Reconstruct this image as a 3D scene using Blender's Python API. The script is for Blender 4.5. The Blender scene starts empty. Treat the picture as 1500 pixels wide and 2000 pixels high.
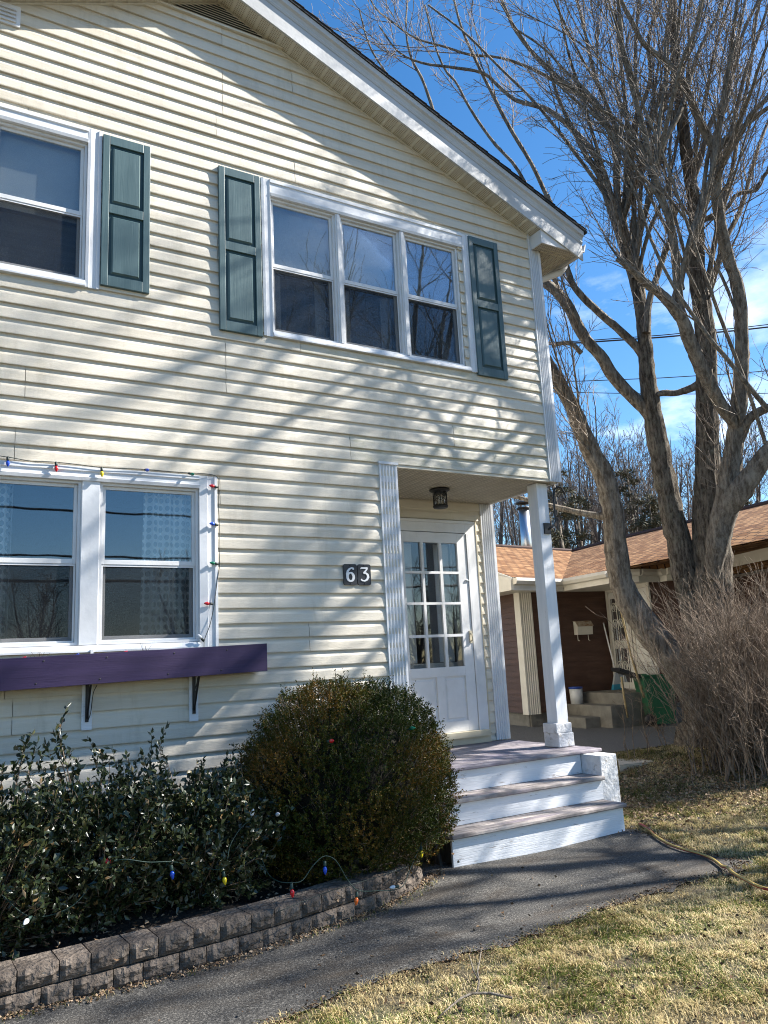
import bpy, math, random
import numpy as np
from mathutils import Matrix, Vector
random.seed(7); RNG = np.random.default_rng(11)
S = bpy.context.scene
COL = S.collection

# ------------------------------------------------------------------ camera, sky, sun, exposure
FPX = 1520.5
YAW, PITCH, ROLL = 0.5326037, 0.1906385, -0.0510470
CAM = np.array([0.0, -5.71902, -1.71720])
_f = np.array([math.sin(YAW)*math.cos(PITCH), math.cos(YAW)*math.cos(PITCH), math.sin(PITCH)])
_r0 = np.array([math.cos(YAW), -math.sin(YAW), 0.0]); _u0 = np.cross(_r0, _f)
_r = math.cos(ROLL)*_r0 + math.sin(ROLL)*_u0
_u = -math.sin(ROLL)*_r0 + math.cos(ROLL)*_u0
cd = bpy.data.cameras.new('camera'); cam = bpy.data.objects.new('camera', cd); COL.objects.link(cam)
M = Matrix.Identity(4)
for i in range(3):
    M[i][0] = _r[i]; M[i][1] = _u[i]; M[i][2] = -_f[i]; M[i][3] = CAM[i]
cam.matrix_world = M
cd.sensor_fit = 'VERTICAL'; cd.sensor_height = 36.0; cd.lens = 36.0*FPX/2000.0
cd.clip_start = 0.05; cd.clip_end = 2000
S.camera = cam

SUN = Vector((0.58, -0.205, 0.505)).normalized()
world = bpy.data.worlds.new('World'); S.world = world; world.use_nodes = True
nt = world.node_tree; nt.nodes.clear()
def wn(t, **k):
    n = nt.nodes.new(t)
    for a, b in k.items(): setattr(n, a, b)
    return n
sky = wn('ShaderNodeTexSky', sky_type='NISHITA'); sky.sun_disc = False
sky.sun_elevation = math.asin(SUN.z); sky.sun_rotation = math.atan2(SUN.x, SUN.y)
sky.air_density = 1.0; sky.dust_density = 0.4; sky.ozone_density = 2.2
tc = wn('ShaderNodeTexCoord')
mp = wn('ShaderNodeMapping'); mp.inputs['Scale'].default_value = (1.6, 1.6, 4.2); mp.inputs['Location'].default_value = (0.35, 0.1, 0.0)
nz = wn('ShaderNodeTexNoise'); nz.inputs['Scale'].default_value = 2.1; nz.inputs['Detail'].default_value = 9; nz.inputs['Roughness'].default_value = 0.58
rp = wn('ShaderNodeValToRGB'); rp.color_ramp.elements[0].position = 0.575; rp.color_ramp.elements[1].position = 0.80
mul = wn('ShaderNodeMix', data_type='RGBA'); mul.inputs['B'].default_value = (9, 9.6, 10.6, 1)
hs = wn('ShaderNodeHueSaturation'); hs.inputs['Saturation'].default_value = 1.32; hs.inputs['Value'].default_value = 0.95
bg = wn('ShaderNodeBackground'); bg.inputs['Strength'].default_value = 0.083
wo = wn('ShaderNodeOutputWorld')
L = nt.links.new
L(tc.outputs['Generated'], mp.inputs['Vector']); L(mp.outputs[0], nz.inputs['Vector']); L(nz.outputs['Fac'], rp.inputs[0])
sepz = wn('ShaderNodeSeparateXYZ'); L(tc.outputs['Generated'], sepz.inputs[0])
mr = wn('ShaderNodeMapRange'); mr.inputs['From Min'].default_value = 0.62; mr.inputs['From Max'].default_value = 0.30
mr.inputs['To Min'].default_value = 0.0; mr.inputs['To Max'].default_value = 0.9; L(sepz.outputs[2], mr.inputs[0])
mm = wn('ShaderNodeMath', operation='MULTIPLY'); L(rp.outputs[0], mm.inputs[0]); L(mr.outputs[0], mm.inputs[1])
L(sky.outputs[0], hs.inputs['Color']); L(hs.outputs[0], mul.inputs['A']); L(mm.outputs[0], mul.inputs['Factor'])
L(mul.outputs['Result'], bg.inputs['Color']); L(bg.outputs[0], wo.inputs['Surface'])
sd = bpy.data.lights.new('sun', 'SUN'); sd.energy = 5.0; sd.angle = math.radians(0.53); sd.color = (1.0, 0.955, 0.88)
so = bpy.data.objects.new('sun', sd); COL.objects.link(so); so.rotation_euler = SUN.to_track_quat('Z', 'Y').to_euler()
S.view_settings.view_transform = 'Standard'; S.view_settings.look = 'None'; S.view_settings.gamma = 1.0
S.view_settings.use_curve_mapping = False; S.view_settings.exposure = 1.46
S.render.engine = 'CYCLES'
S.cycles.max_bounces = 6; S.cycles.diffuse_bounces = 3; S.cycles.glossy_bounces = 3; S.cycles.transparent_max_bounces = 12
S.cycles.use_denoising = True
S.cycles.pixel_filter_type = 'BLACKMAN_HARRIS'; S.cycles.filter_width = 1.05
try: S.cycles.denoising_prefilter = 'NONE'; S.cycles.denoising_input_passes = 'RGB_ALBEDO_NORMAL'
except Exception: pass

def ray(u, v): return _f + (u-750)/FPX*_r - (v-1000)/FPX*_u
def at(u, v, ax, val):
    d = ray(u, v); return CAM + d*((val-CAM[ax])/d[ax])
def atd(u, v, dep): return CAM + ray(u, v)*dep

# ------------------------------------------------------------------ object helpers
def tag(o, label=None, cat=None, group=None, kind=None):
    if label: o['label'] = label
    if cat: o['category'] = cat
    if group: o['group'] = group
    if kind: o['kind'] = kind
    return o
def empty(name, loc=(0, 0, 0), label=None, cat=None, group=None):
    o = bpy.data.objects.new(name, None); COL.objects.link(o); o.location = Vector(loc); o.empty_display_size = 0.2
    return tag(o, label, cat, group)
def link(name, me, m=None, parent=None):
    o = bpy.data.objects.new(name, me); COL.objects.link(o)
    if m is not None and len(me.materials) == 0: me.materials.append(m)
    if parent is not None:
        o.parent = parent
        p = Vector((0, 0, 0)); q = parent
        while q is not None: p += q.location; q = q.parent
        o.location = -p
    return o
def mesh_np(name, V, F, smooth=False):
    """V (n,3) floats; F (m,k) ints, one polygon size."""
    V = np.asarray(V, np.float32); F = np.asarray(F, np.int32)
    me = bpy.data.meshes.new(name); k = F.shape[1]
    me.vertices.add(len(V)); me.vertices.foreach_set('co', V.ravel())
    me.loops.add(F.size); me.loops.foreach_set('vertex_index', F.ravel())
    me.polygons.add(len(F)); me.polygons.foreach_set('loop_start', np.arange(0, F.size, k, dtype=np.int32))
    me.polygons.foreach_set('loop_total', np.full(len(F), k, np.int32))
    if smooth: me.polygons.foreach_set('use_smooth', np.ones(len(F), bool))
    me.update(calc_edges=True)
    return me
class MB:
    def __init__(s): s.v = []; s.f = []
    def add(s, vs, fs):
        n = len(s.v); s.v += [tuple(map(float, p)) for p in vs]; s.f += [tuple(n+i for i in f) for f in fs]; return s
    def box(s, x0, x1, y0, y1, z0, z1):
        v = [(x0,y0,z0),(x1,y0,z0),(x1,y1,z0),(x0,y1,z0),(x0,y0,z1),(x1,y0,z1),(x1,y1,z1),(x0,y1,z1)]
        return s.add(v, [(0,3,2,1),(4,5,6,7),(0,1,5,4),(1,2,6,5),(2,3,7,6),(3,0,4,7)])
    def obox(s, c, ax, ay, az):
        c, ax, ay, az = map(np.array, (c, ax, ay, az)); v = []
        for k in (-1, 1):
            for i, j in ((-1,-1),(1,-1),(1,1),(-1,1)): v.append(c+i*ax+j*ay+k*az)
        return s.add(v, [(0,3,2,1),(4,5,6,7),(0,1,5,4),(1,2,6,5),(2,3,7,6),(3,0,4,7)])
    def prism(s, poly, a, b):
        """poly: list of 3D points at one end; offset vectors a and b give the two ends."""
        n = len(poly); a = np.array(a); b = np.array(b)
        v = [np.array(p)+a for p in poly] + [np.array(p)+b for p in poly]
        f = [tuple(range(n))[::-1], tuple(range(n, 2*n))] + [(i, (i+1) % n, n+(i+1) % n, n+i) for i in range(n)]
        return s.add(v, f)
    def tube(s, pts, r, k=8, cap=True):
        pts = [np.array(p, float) for p in pts]; n = len(pts)
        rr = r if hasattr(r, '__len__') else [r]*n
        up = None; vs = []
        for i, p in enumerate(pts):
            t = pts[min(i+1, n-1)]-pts[max(i-1, 0)]; t = t/(np.linalg.norm(t)+1e-12)
            if up is None:
                up = np.cross(t, [0.13, 0.31, 0.94]); 
                if np.linalg.norm(up) < .1: up = np.cross(t, [1, 0, 0])
            up = up - t*(up@t); up /= np.linalg.norm(up)+1e-12; w = np.cross(t, up)
            for j in range(k):
                a = 2*math.pi*j/k; vs.append(p+rr[i]*(math.cos(a)*up+math.sin(a)*w))
        fs = [(i*k+j, i*k+(j+1) % k, (i+1)*k+(j+1) % k, (i+1)*k+j) for i in range(n-1) for j in range(k)]
        if cap: fs += [tuple(range(k))[::-1], tuple((n-1)*k+j for j in range(k))]
        return s.add(vs, fs)
    def lathe(s, c, prof, k=16, ax=(0, 0, 1)):
        c = np.array(c, float); ax = np.array(ax, float); ax /= np.linalg.norm(ax)
        pts = [c+ax*z for r_, z in prof]; 
        u = np.cross(ax, [0.2, 0.9, 0.3]); u /= np.linalg.norm(u); w = np.cross(ax, u); vs = []
        for (r_, z), p in zip(prof, pts):
            for j in range(k):
                a = 2*math.pi*j/k; vs.append(p+r_*(math.cos(a)*u+math.sin(a)*w))
        n = len(prof)
        fs = [(i*k+j, i*k+(j+1) % k, (i+1)*k+(j+1) % k, (i+1)*k+j) for i in range(n-1) for j in range(k)]
        fs += [tuple(range(k))[::-1], tuple((n-1)*k+j for j in range(k))]
        return s.add(vs, fs)
    def build(s, name, m=None, parent=None, smooth=False, bevel=0):
        me = bpy.data.meshes.new(name); me.from_pydata(s.v, [], s.f)
        if smooth: me.polygons.foreach_set('use_smooth', np.ones(len(me.polygons), bool))
        me.update()
        o = link(name, me, m, parent)
        if bevel:
            b = o.modifiers.new('bevel', 'BEVEL'); b.width = bevel; b.segments = 2; b.limit_method = 'ANGLE'
        return o

def tubes_np(P, R, k):
    """P (M,n,3), R (M,n) -> V,F for M tapered tubes."""
    Mn, n, _ = P.shape
    T = np.empty_like(P); T[:, 1:-1] = P[:, 2:]-P[:, :-2]; T[:, 0] = P[:, 1]-P[:, 0]; T[:, -1] = P[:, -1]-P[:, -2]
    T /= np.linalg.norm(T, axis=2, keepdims=True)+1e-9
    ref = np.where(np.abs(T[:, :1, 2:3]) < .9, np.array([0, 0, 1.0]), np.array([1.0, 0, 0]))
    U = np.cross(T, np.broadcast_to(ref, T.shape)); U /= np.linalg.norm(U, axis=2, keepdims=True)+1e-9
    W = np.cross(T, U)
    a = np.arange(k)*2*math.pi/k
    V = P[:, :, None]+R[:, :, None, None]*(np.cos(a)[None, None, :, None]*U[:, :, None]+np.sin(a)[None, None, :, None]*W[:, :, None])
    b = (np.arange(Mn)*n*k)[:, None, None]+(np.arange(n-1)*k)[None, :, None]
    j = np.arange(k)[None, None]; j2 = (j+1) % k
    F = np.stack([b+j, b+j2, b+j2+k, b+j+k], -1).reshape(-1, 4)
    return V.reshape(-1, 3), F
def merge(parts):
    Vs = []; Fs = []; n = 0
    for V, F in parts: Vs.append(V); Fs.append(F+n); n += len(V)
    return np.concatenate(Vs), np.concatenate(Fs)

# ------------------------------------------------------------------ materials
def mat(name, col, rough=0.6, metal=0.0, spec=0.5):
    m = bpy.data.materials.new(name); m.use_nodes = True
    b = m.node_tree.nodes['Principled BSDF']
    b.inputs['Base Color'].default_value = (*col, 1); b.inputs['Roughness'].default_value = rough
    b.inputs['Metallic'].default_value = metal; b.inputs['Specular IOR Level'].default_value = spec
    return m
def noisy(name, cols, scale=5, stretch=(1, 1, 1), rough=0.7, bump=0.2, bscale=None, bstretch=None, pos=(0.35, 0.65), detail=6, spec=0.4, dist=0.02, extra=None, percol=0.0):
    """Base colour from noise through a colour ramp (2+ stops), bump from a second noise."""
    m = bpy.data.materials.new(name); m.use_nodes = True; t = m.node_tree; N = t.nodes; l = t.links.new
    b = N['Principled BSDF']; b.inputs['Roughness'].default_value = rough; b.inputs['Specular IOR Level'].default_value = spec
    tcn = N.new('ShaderNodeTexCoord')
    mp = N.new('ShaderNodeMapping'); mp.inputs['Scale'].default_value = stretch; l(tcn.outputs['Object'], mp.inputs[0])
    n = N.new('ShaderNodeTexNoise'); n.inputs['Scale'].default_value = scale; n.inputs['Detail'].default_value = detail; n.inputs['Roughness'].default_value = .62; l(mp.outputs[0], n.inputs['Vector'])
    r = N.new('ShaderNodeValToRGB'); e = r.color_ramp.elements
    e[0].position = pos[0]; e[0].color = (*cols[0], 1); e[1].position = pos[1]; e[1].color = (*cols[-1], 1)
    for i, c in enumerate(cols[1:-1]):
        x = e.new(pos[0]+(pos[1]-pos[0])*(i+1)/(len(cols)-1)); x.color = (*c, 1)
    l(n.outputs['Fac'], r.inputs[0]); out = r.outputs[0]
    if extra:   # dict(scale, stretch, lo, hi, col) : second layer of wear / stain
        mp3 = N.new('ShaderNodeMapping'); mp3.inputs['Scale'].default_value = extra.get('stretch', (1, 1, 1)); l(tcn.outputs['Object'], mp3.inputs[0])
        n3 = N.new('ShaderNodeTexNoise'); n3.inputs['Scale'].default_value = extra['scale']; n3.inputs['Detail'].default_value = extra.get('detail', 8); n3.inputs['Roughness'].default_value = .7; l(mp3.outputs[0], n3.inputs['Vector'])
        r3 = N.new('ShaderNodeMapRange'); r3.inputs['From Min'].default_value = extra['lo']; r3.inputs['From Max'].default_value = extra['hi']; l(n3.outputs['Fac'], r3.inputs[0])
        mx = N.new('ShaderNodeMix'); mx.data_type = 'RGBA'; mx.inputs['B'].default_value = (*extra['col'], 1)
        fac = r3.outputs[0]
        if 'amt' in extra:
            ma = N.new('ShaderNodeMath'); ma.operation = 'MULTIPLY'; ma.inputs[1].default_value = extra['amt']; l(fac, ma.inputs[0]); fac = ma.outputs[0]
        l(fac, mx.inputs['Factor']); l(out, mx.inputs['A']); out = mx.outputs['Result']
    if percol:
        oi = N.new('ShaderNodeObjectInfo'); mr_ = N.new('ShaderNodeMapRange'); mr_.inputs['To Min'].default_value = 1-percol; mr_.inputs['To Max'].default_value = 1+percol
        l(oi.outputs['Random'], mr_.inputs[0]); hv = N.new('ShaderNodeHueSaturation'); l(mr_.outputs[0], hv.inputs['Value']); l(out, hv.inputs['Color']); out = hv.outputs[0]
    l(out, b.inputs['Base Color'])
    if bump:
        mp2 = N.new('ShaderNodeMapping'); mp2.inputs['Scale'].default_value = bstretch or stretch; l(tcn.outputs['Object'], mp2.inputs[0])
        n2 = N.new('ShaderNodeTexNoise'); n2.inputs['Scale'].default_value = bscale or scale*4; n2.inputs['Detail'].default_value = 6; l(mp2.outputs[0], n2.inputs['Vector'])
        bp = N.new('ShaderNodeBump'); bp.inputs['Strength'].default_value = bump; bp.inputs['Distance'].default_value = dist
        l(n2.outputs['Fac'], bp.inputs['Height']); l(bp.outputs[0], b.inputs['Normal'])
    return m
def attrmat(name, stops, rough=0.55, spec=0.4, attr='rnd', trans=0.0):
    """Colour of each leaf/blade from a per-face-corner random attribute."""
    m = bpy.data.materials.new(name); m.use_nodes = True; t = m.node_tree; N = t.nodes; l = t.links.new
    b = N['Principled BSDF']; b.inputs['Roughness'].default_value = rough; b.inputs['Specular IOR Level'].default_value = spec
    a = N.new('ShaderNodeAttribute'); a.attribute_name = attr
    r = N.new('ShaderNodeValToRGB'); e = r.color_ramp.elements
    e[0].position = stops[0][0]; e[0].color = (*stops[0][1], 1); e[1].position = stops[-1][0]; e[1].color = (*stops[-1][1], 1)
    for p, c in stops[1:-1]: x = e.new(p); x.color = (*c, 1)
    l(a.outputs['Fac'], r.inputs[0]); l(r.outputs[0], b.inputs['Base Color'])
    if trans:
        tr = N.new('ShaderNodeBsdfTranslucent'); l(r.outputs[0], tr.inputs['Color']); mx = N.new('ShaderNodeMixShader'); mx.inputs[0].default_value = trans
        l(b.outputs[0], mx.inputs[1]); l(tr.outputs[0], mx.inputs[2]); l(mx.outputs[0], N['Material Output'].inputs[0])
    return m
def set_attr(me, vals, name='rnd'):
    a = me.attributes.new(name, 'FLOAT', 'POINT'); a.data.foreach_set('value', np.asarray(vals, np.float32))

m_siding = noisy('cream_vinyl', [(.57,.515,.415),(.665,.605,.50),(.71,.65,.545)], scale=2.2, stretch=(.6,1,5), rough=.5, bump=.55, bscale=22, bstretch=(1.2,1,26), dist=.004, pos=(.3,.65), spec=.35,
                 extra=dict(scale=2.4, stretch=(2.2,1,.45), lo=.54, hi=.78, col=(.36,.32,.23), amt=.55), percol=.055)
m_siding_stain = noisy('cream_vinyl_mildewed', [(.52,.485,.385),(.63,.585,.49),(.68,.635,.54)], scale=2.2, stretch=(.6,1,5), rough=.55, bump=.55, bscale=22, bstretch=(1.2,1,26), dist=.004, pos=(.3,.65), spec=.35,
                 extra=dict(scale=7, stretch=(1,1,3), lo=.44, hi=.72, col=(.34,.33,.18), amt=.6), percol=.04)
m_white = noisy('white_vinyl', [(.62,.62,.62),(.74,.74,.745)], scale=3, rough=.42, bump=.05, bscale=30, pos=(.25,.6), extra=dict(scale=12, stretch=(1,1,.35), lo=.6, hi=.85, col=(.42,.40,.36), amt=.5))
m_white_trim = noisy('white_aluminium_trim', [(.60,.61,.63),(.72,.73,.75)], scale=2, rough=.4, bump=.06, bscale=25, pos=(.3,.6), extra=dict(scale=9, stretch=(1,1,.3), lo=.58, hi=.85, col=(.36,.34,.30), amt=.5))
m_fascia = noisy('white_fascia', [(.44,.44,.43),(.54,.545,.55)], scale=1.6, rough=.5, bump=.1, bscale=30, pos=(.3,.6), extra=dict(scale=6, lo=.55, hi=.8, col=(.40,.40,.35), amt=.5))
m_soffit = noisy('beige_soffit', [(.60,.55,.45),(.70,.655,.55)], scale=4, rough=.6, bump=.05, extra=dict(scale=5, lo=.6, hi=.85, col=(.4,.36,.28), amt=.4))
m_hole = mat('soffit_holes', (.24,.21,.165), .8)
m_beige = noisy('beige_jamb', [(.52,.46,.33),(.62,.56,.42)], scale=3, rough=.55, bump=.05)
m_green = noisy('green_shutter', [(.062,.108,.116),(.09,.145,.152)], scale=2.5, stretch=(4,1,.5), rough=.42, bump=.25, bscale=8, bstretch=(14,1,.7), dist=.004, extra=dict(scale=3, lo=.55, hi=.85, col=(.11,.16,.165), amt=.5))
m_green_dk = mat('green_shutter_groove', (.016,.045,.045), .5)
m_black = mat('black_metal', (.012,.012,.013), .5)
m_purple = noisy('purple_paint', [(.024,.013,.052),(.036,.021,.074)], scale=3, stretch=(.5,1,6), rough=.6, bump=.25, bscale=14, bstretch=(.6,1,9), dist=.004, extra=dict(scale=9, lo=.62, hi=.8, col=(.075,.06,.10), amt=.35))
m_paintwood = noisy('peeling_white_wood', [(.70,.715,.74),(.78,.79,.81)], scale=3, stretch=(.5,1,4), rough=.6, bump=.5, bscale=12, bstretch=(.6,1,9), dist=.006, extra=dict(scale=15, stretch=(.35,1,2.4), lo=.60, hi=.68, col=(.26,.22,.19), amt=.8))
m_postpaint = noisy('white_post_paint', [(.68,.70,.73),(.78,.79,.81)], scale=4, stretch=(4,4,.5), rough=.55, bump=.3, bscale=14, bstretch=(9,9,.7), dist=.004, extra=dict(scale=12, stretch=(2,2,.5), lo=.64, hi=.72, col=(.33,.30,.26), amt=.7))
m_basepaint = noisy('chipped_white_base', [(.60,.60,.60),(.76,.76,.77)], scale=9, rough=.75, bump=.9, bscale=26, dist=.012, extra=dict(scale=16, lo=.56, hi=.68, col=(.34,.30,.24), amt=.8))
m_tread = noisy('worn_purple_tread', [(.10,.085,.08),(.30,.265,.25),(.55,.50,.46)], scale=5, stretch=(.7,5,1), rough=.7, bump=.8, bscale=14, bstretch=(.8,9,2), dist=.008, pos=(.3,.72), extra=dict(scale=3.2, stretch=(.6,3,1), lo=.52, hi=.66, col=(.19,.145,.23), amt=.5))
m_floorb = noisy('worn_purple_porch_floor', [(.11,.095,.105),(.27,.24,.25),(.48,.44,.43)], scale=5, stretch=(.7,5,1), rough=.6, bump=.7, bscale=14, bstretch=(.8,9,2), dist=.006, pos=(.3,.72), extra=dict(scale=2.2, stretch=(.6,2,1), lo=.48, hi=.62, col=(.22,.19,.26), amt=.5), percol=.18)
m_rotwood = noisy('dark_rotten_wood', [(.03,.026,.022),(.09,.075,.06)], scale=6, stretch=(4,4,.6), rough=.9, bump=.6)
m_shingle = noisy('black_shingle', [(.02,.02,.022),(.05,.05,.055)], scale=30, rough=.9, bump=.5)
m_block = noisy('split_concrete_block', [(.062,.048,.038),(.135,.108,.087),(.23,.19,.155)], scale=9, rough=.95, bump=1.0, bscale=34, dist=.03, pos=(.3,.7), extra=dict(scale=60, detail=3, lo=.6, hi=.75, col=(.32,.28,.24), amt=.5), percol=.18)
m_digit = mat('white_enamel', (.82,.82,.82), .4)
m_plaque = mat('black_plaque', (.02,.022,.028), .45)
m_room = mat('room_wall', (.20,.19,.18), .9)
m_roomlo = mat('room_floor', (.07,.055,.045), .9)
m_blind = noisy('window_shade', [(.50,.54,.55),(.58,.61,.62)], scale=2, rough=.85, bump=.0, spec=.1)
m_lowblind = noisy('grey_blind', [(.20,.22,.24),(.30,.33,.35)], scale=1.5, stretch=(1,1,14), rough=.9, bump=0)
m_curtain_plain = mat('net_curtain', (.80,.81,.81), .9)
def glass(name, refl=1.6, tint=(.80,.84,.86), base=.05):
    m = bpy.data.materials.new(name); m.use_nodes = True; t = m.node_tree; N = t.nodes; l = t.links.new; N.clear()
    o = N.new('ShaderNodeOutputMaterial'); tr = N.new('ShaderNodeBsdfTransparent'); tr.inputs[0].default_value = (*tint, 1)
    g = N.new('ShaderNodeBsdfGlossy'); g.inputs['Roughness'].default_value = .012; g.inputs['Color'].default_value = (.9,.95,1,1)
    fr = N.new('ShaderNodeFresnel'); fr.inputs['IOR'].default_value = 1.5
    ma = N.new('ShaderNodeMath'); ma.operation = 'MULTIPLY_ADD'; ma.inputs[1].default_value = refl; ma.inputs[2].default_value = base; ma.use_clamp = True
    tcn = N.new('ShaderNodeTexCoord'); n = N.new('ShaderNodeTexNoise'); n.inputs['Scale'].default_value = 2.2; l(tcn.outputs['Object'], n.inputs['Vector'])
    bp = N.new('ShaderNodeBump'); bp.inputs['Strength'].default_value = .05; bp.inputs['Distance'].default_value = .01; l(n.outputs['Fac'], bp.inputs['Height']); l(bp.outputs[0], g.inputs['Normal'])
    mx = N.new('ShaderNodeMixShader'); l(fr.outputs[0], ma.inputs[0]); l(ma.outputs[0], mx.inputs[0]); l(tr.outputs[0], mx.inputs[1]); l(g.outputs[0], mx.inputs[2]); l(mx.outputs[0], o.inputs[0])
    return m
m_glass = glass('window_glass', 1.45, (.84,.87,.88)); m_glass_lo = glass('lower_sash_glass', .95, (.88,.90,.91), .03); m_glass_up = glass('upstairs_glass', .75, (.86,.88,.89), .03); m_glass2 = glass('door_glass', .7, (.86,.87,.87), .02)
def screenmat():
    m = bpy.data.materials.new('insect_screen'); m.use_nodes = True; t = m.node_tree; N = t.nodes; l = t.links.new; N.clear()
    o = N.new('ShaderNodeOutputMaterial'); tr = N.new('ShaderNodeBsdfTransparent'); d = N.new('ShaderNodeBsdfDiffuse'); d.inputs[0].default_value = (.035,.037,.04,1)
    mx = N.new('ShaderNodeMixShader'); mx.inputs[0].default_value = .30; l(tr.outputs[0], mx.inputs[1]); l(d.outputs[0], mx.inputs[2]); l(mx.outputs[0], o.inputs[0]); return m
m_screen = screenmat()
def dots_mat():
    m = bpy.data.materials.new('dotted_curtain'); m.use_nodes = True; t = m.node_tree; N = t.nodes; l = t.links.new
    b = N['Principled BSDF']; b.inputs['Roughness'].default_value = .9
    uv = N.new('ShaderNodeUVMap'); mp = N.new('ShaderNodeMapping'); mp.inputs['Scale'].default_value = (1, 1, 1); l(uv.outputs[0], mp.inputs[0])
    v = N.new('ShaderNodeTexVoronoi'); v.inputs['Scale'].default_value = 1.0; v.inputs['Randomness'].default_value = 0.12; v.voronoi_dimensions = '2D'; l(mp.outputs[0], v.inputs['Vector'])
    c = N.new('ShaderNodeMath'); c.operation = 'LESS_THAN'; c.inputs[1].default_value = .36; l(v.outputs['Distance'], c.inputs[0])
    mx = N.new('ShaderNodeMix'); mx.data_type = 'RGBA'; mx.inputs['A'].default_value = (.92,.93,.92,1); mx.inputs['B'].default_value = (.30,.36,.38,1); l(c.outputs[0], mx.inputs['Factor']); l(mx.outputs['Result'], b.inputs['Base Color'])
    return m
m_dots = dots_mat()
m_asphalt = noisy('asphalt', [(.030,.028,.026),(.072,.068,.062),(.24,.225,.20)], scale=85, rough=.85, bump=.9, bscale=130, dist=.01, pos=(.32,.72), detail=3,
                  extra=dict(scale=1.3, stretch=(.8,2.2,1), lo=.50, hi=.70, col=(.05,.034,.02), amt=.7))
m_asphalt2 = noisy('driveway_asphalt', [(.085,.083,.078),(.14,.137,.128)], scale=60, rough=.85, bump=.5, bscale=100, pos=(.35,.7))
m_soil = noisy('garden_soil', [(.014,.011,.009),(.05,.038,.028)], scale=22, rough=.95, bump=1.0, bscale=60, dist=.02)
m_ground = noisy('dry_lawn_soil', [(.05,.038,.022),(.10,.08,.045),(.06,.065,.025)], scale=3.5, rough=.95, bump=1.0, bscale=70, dist=.02, extra=dict(scale=26, lo=.45, hi=.7, col=(.19,.155,.095), amt=.7))
def barkmat(name, c0, c1, lich=(.24,.25,.20), vs=16, amt=.5):
    m = bpy.data.materials.new(name); m.use_nodes = True; t = m.node_tree; N = t.nodes; l = t.links.new
    b = N['Principled BSDF']; b.inputs['Roughness'].default_value = .9; b.inputs['Specular IOR Level'].default_value = .2
    tcn = N.new('ShaderNodeTexCoord'); mp = N.new('ShaderNodeMapping'); mp.inputs['Scale'].default_value = (1, 1, .22); l(tcn.outputs['Object'], mp.inputs[0])
    n = N.new('ShaderNodeTexNoise'); n.inputs['Scale'].default_value = vs; n.inputs['Detail'].default_value = 8; n.inputs['Roughness'].default_value = .72; l(mp.outputs[0], n.inputs[0])
    r = N.new('ShaderNodeValToRGB'); r.color_ramp.elements[0].position = .40; r.color_ramp.elements[0].color = (*c0, 1); r.color_ramp.elements[1].position = .60; r.color_ramp.elements[1].color = (*c1, 1); l(n.outputs[0], r.inputs[0])
    n2 = N.new('ShaderNodeTexNoise'); n2.inputs['Scale'].default_value = 7; n2.inputs['Detail'].default_value = 9; n2.inputs['Roughness'].default_value = .7; l(tcn.outputs['Object'], n2.inputs[0])
    mr2 = N.new('ShaderNodeMapRange'); mr2.inputs['From Min'].default_value = .52; mr2.inputs['From Max'].default_value = .66; mr2.inputs['To Max'].default_value = amt; l(n2.outputs[0], mr2.inputs[0])
    mx = N.new('ShaderNodeMix'); mx.data_type = 'RGBA'; mx.inputs['B'].default_value = (*lich, 1); l(mr2.outputs[0], mx.inputs['Factor']); l(r.outputs[0], mx.inputs['A']); l(mx.outputs['Result'], b.inputs['Base Color'])
    bp = N.new('ShaderNodeBump'); bp.inputs['Strength'].default_value = 1.0; bp.inputs['Distance'].default_value = .07; l(n.outputs[0], bp.inputs['Height']); l(bp.outputs[0], b.inputs['Normal'])
    return m
m_bark = barkmat('maple_bark', (.065,.052,.041), (.28,.24,.195), (.33,.32,.25), 30, .5)
m_barkpale = barkmat('pale_smooth_bark', (.13,.105,.082), (.37,.325,.27), (.42,.39,.33), 24, .5)
m_twig = noisy('twig_bark', [(.14,.105,.08),(.36,.30,.245)], scale=9, rough=.8, bump=0)
m_twigfar = noisy('far_twig_bark', [(.09,.072,.062),(.15,.125,.108)], scale=5, rough=.9, bump=0)
m_shrubtwig = noisy('shrub_twig', [(.095,.066,.048),(.31,.235,.17)], scale=10, rough=.75, bump=0)
m_box = attrmat('boxwood_leaf', [(0,(.018,.034,.004)),(.35,(.042,.058,.006)),(.6,(.095,.078,.008)),(.82,(.17,.085,.012)),(1,(.34,.17,.04))], rough=.5, spec=.25, trans=.12)
m_boxtop = m_box
m_holly = attrmat('holly_leaf', [(0,(.011,.020,.007)),(.55,(.028,.042,.014)),(.86,(.070,.080,.026)),(.95,(.16,.15,.05)),(1,(.26,.16,.06))], rough=.34, spec=.65)
m_grass = attrmat('lawn_blade', [(0,(.055,.085,.012)),(.34,(.14,.165,.03)),(.42,(.26,.19,.09)),(.75,(.50,.395,.19)),(1,(.70,.575,.33))], rough=.7, spec=.2, trans=.2)
m_litter = attrmat('dead_leaf', [(0,(.10,.06,.035)),(.5,(.26,.17,.10)),(1,(.46,.34,.23))], rough=.7, spec=.2)
m_litter2 = attrmat('brown_dead_leaf', [(0,(.05,.03,.018)),(.7,(.13,.08,.045)),(1,(.30,.21,.13))], rough=.8, spec=.1)
m_needle = attrmat('pine_needles', [(0,(.05,.055,.032)),(1,(.13,.12,.075))], rough=.7, spec=.2)

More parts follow.
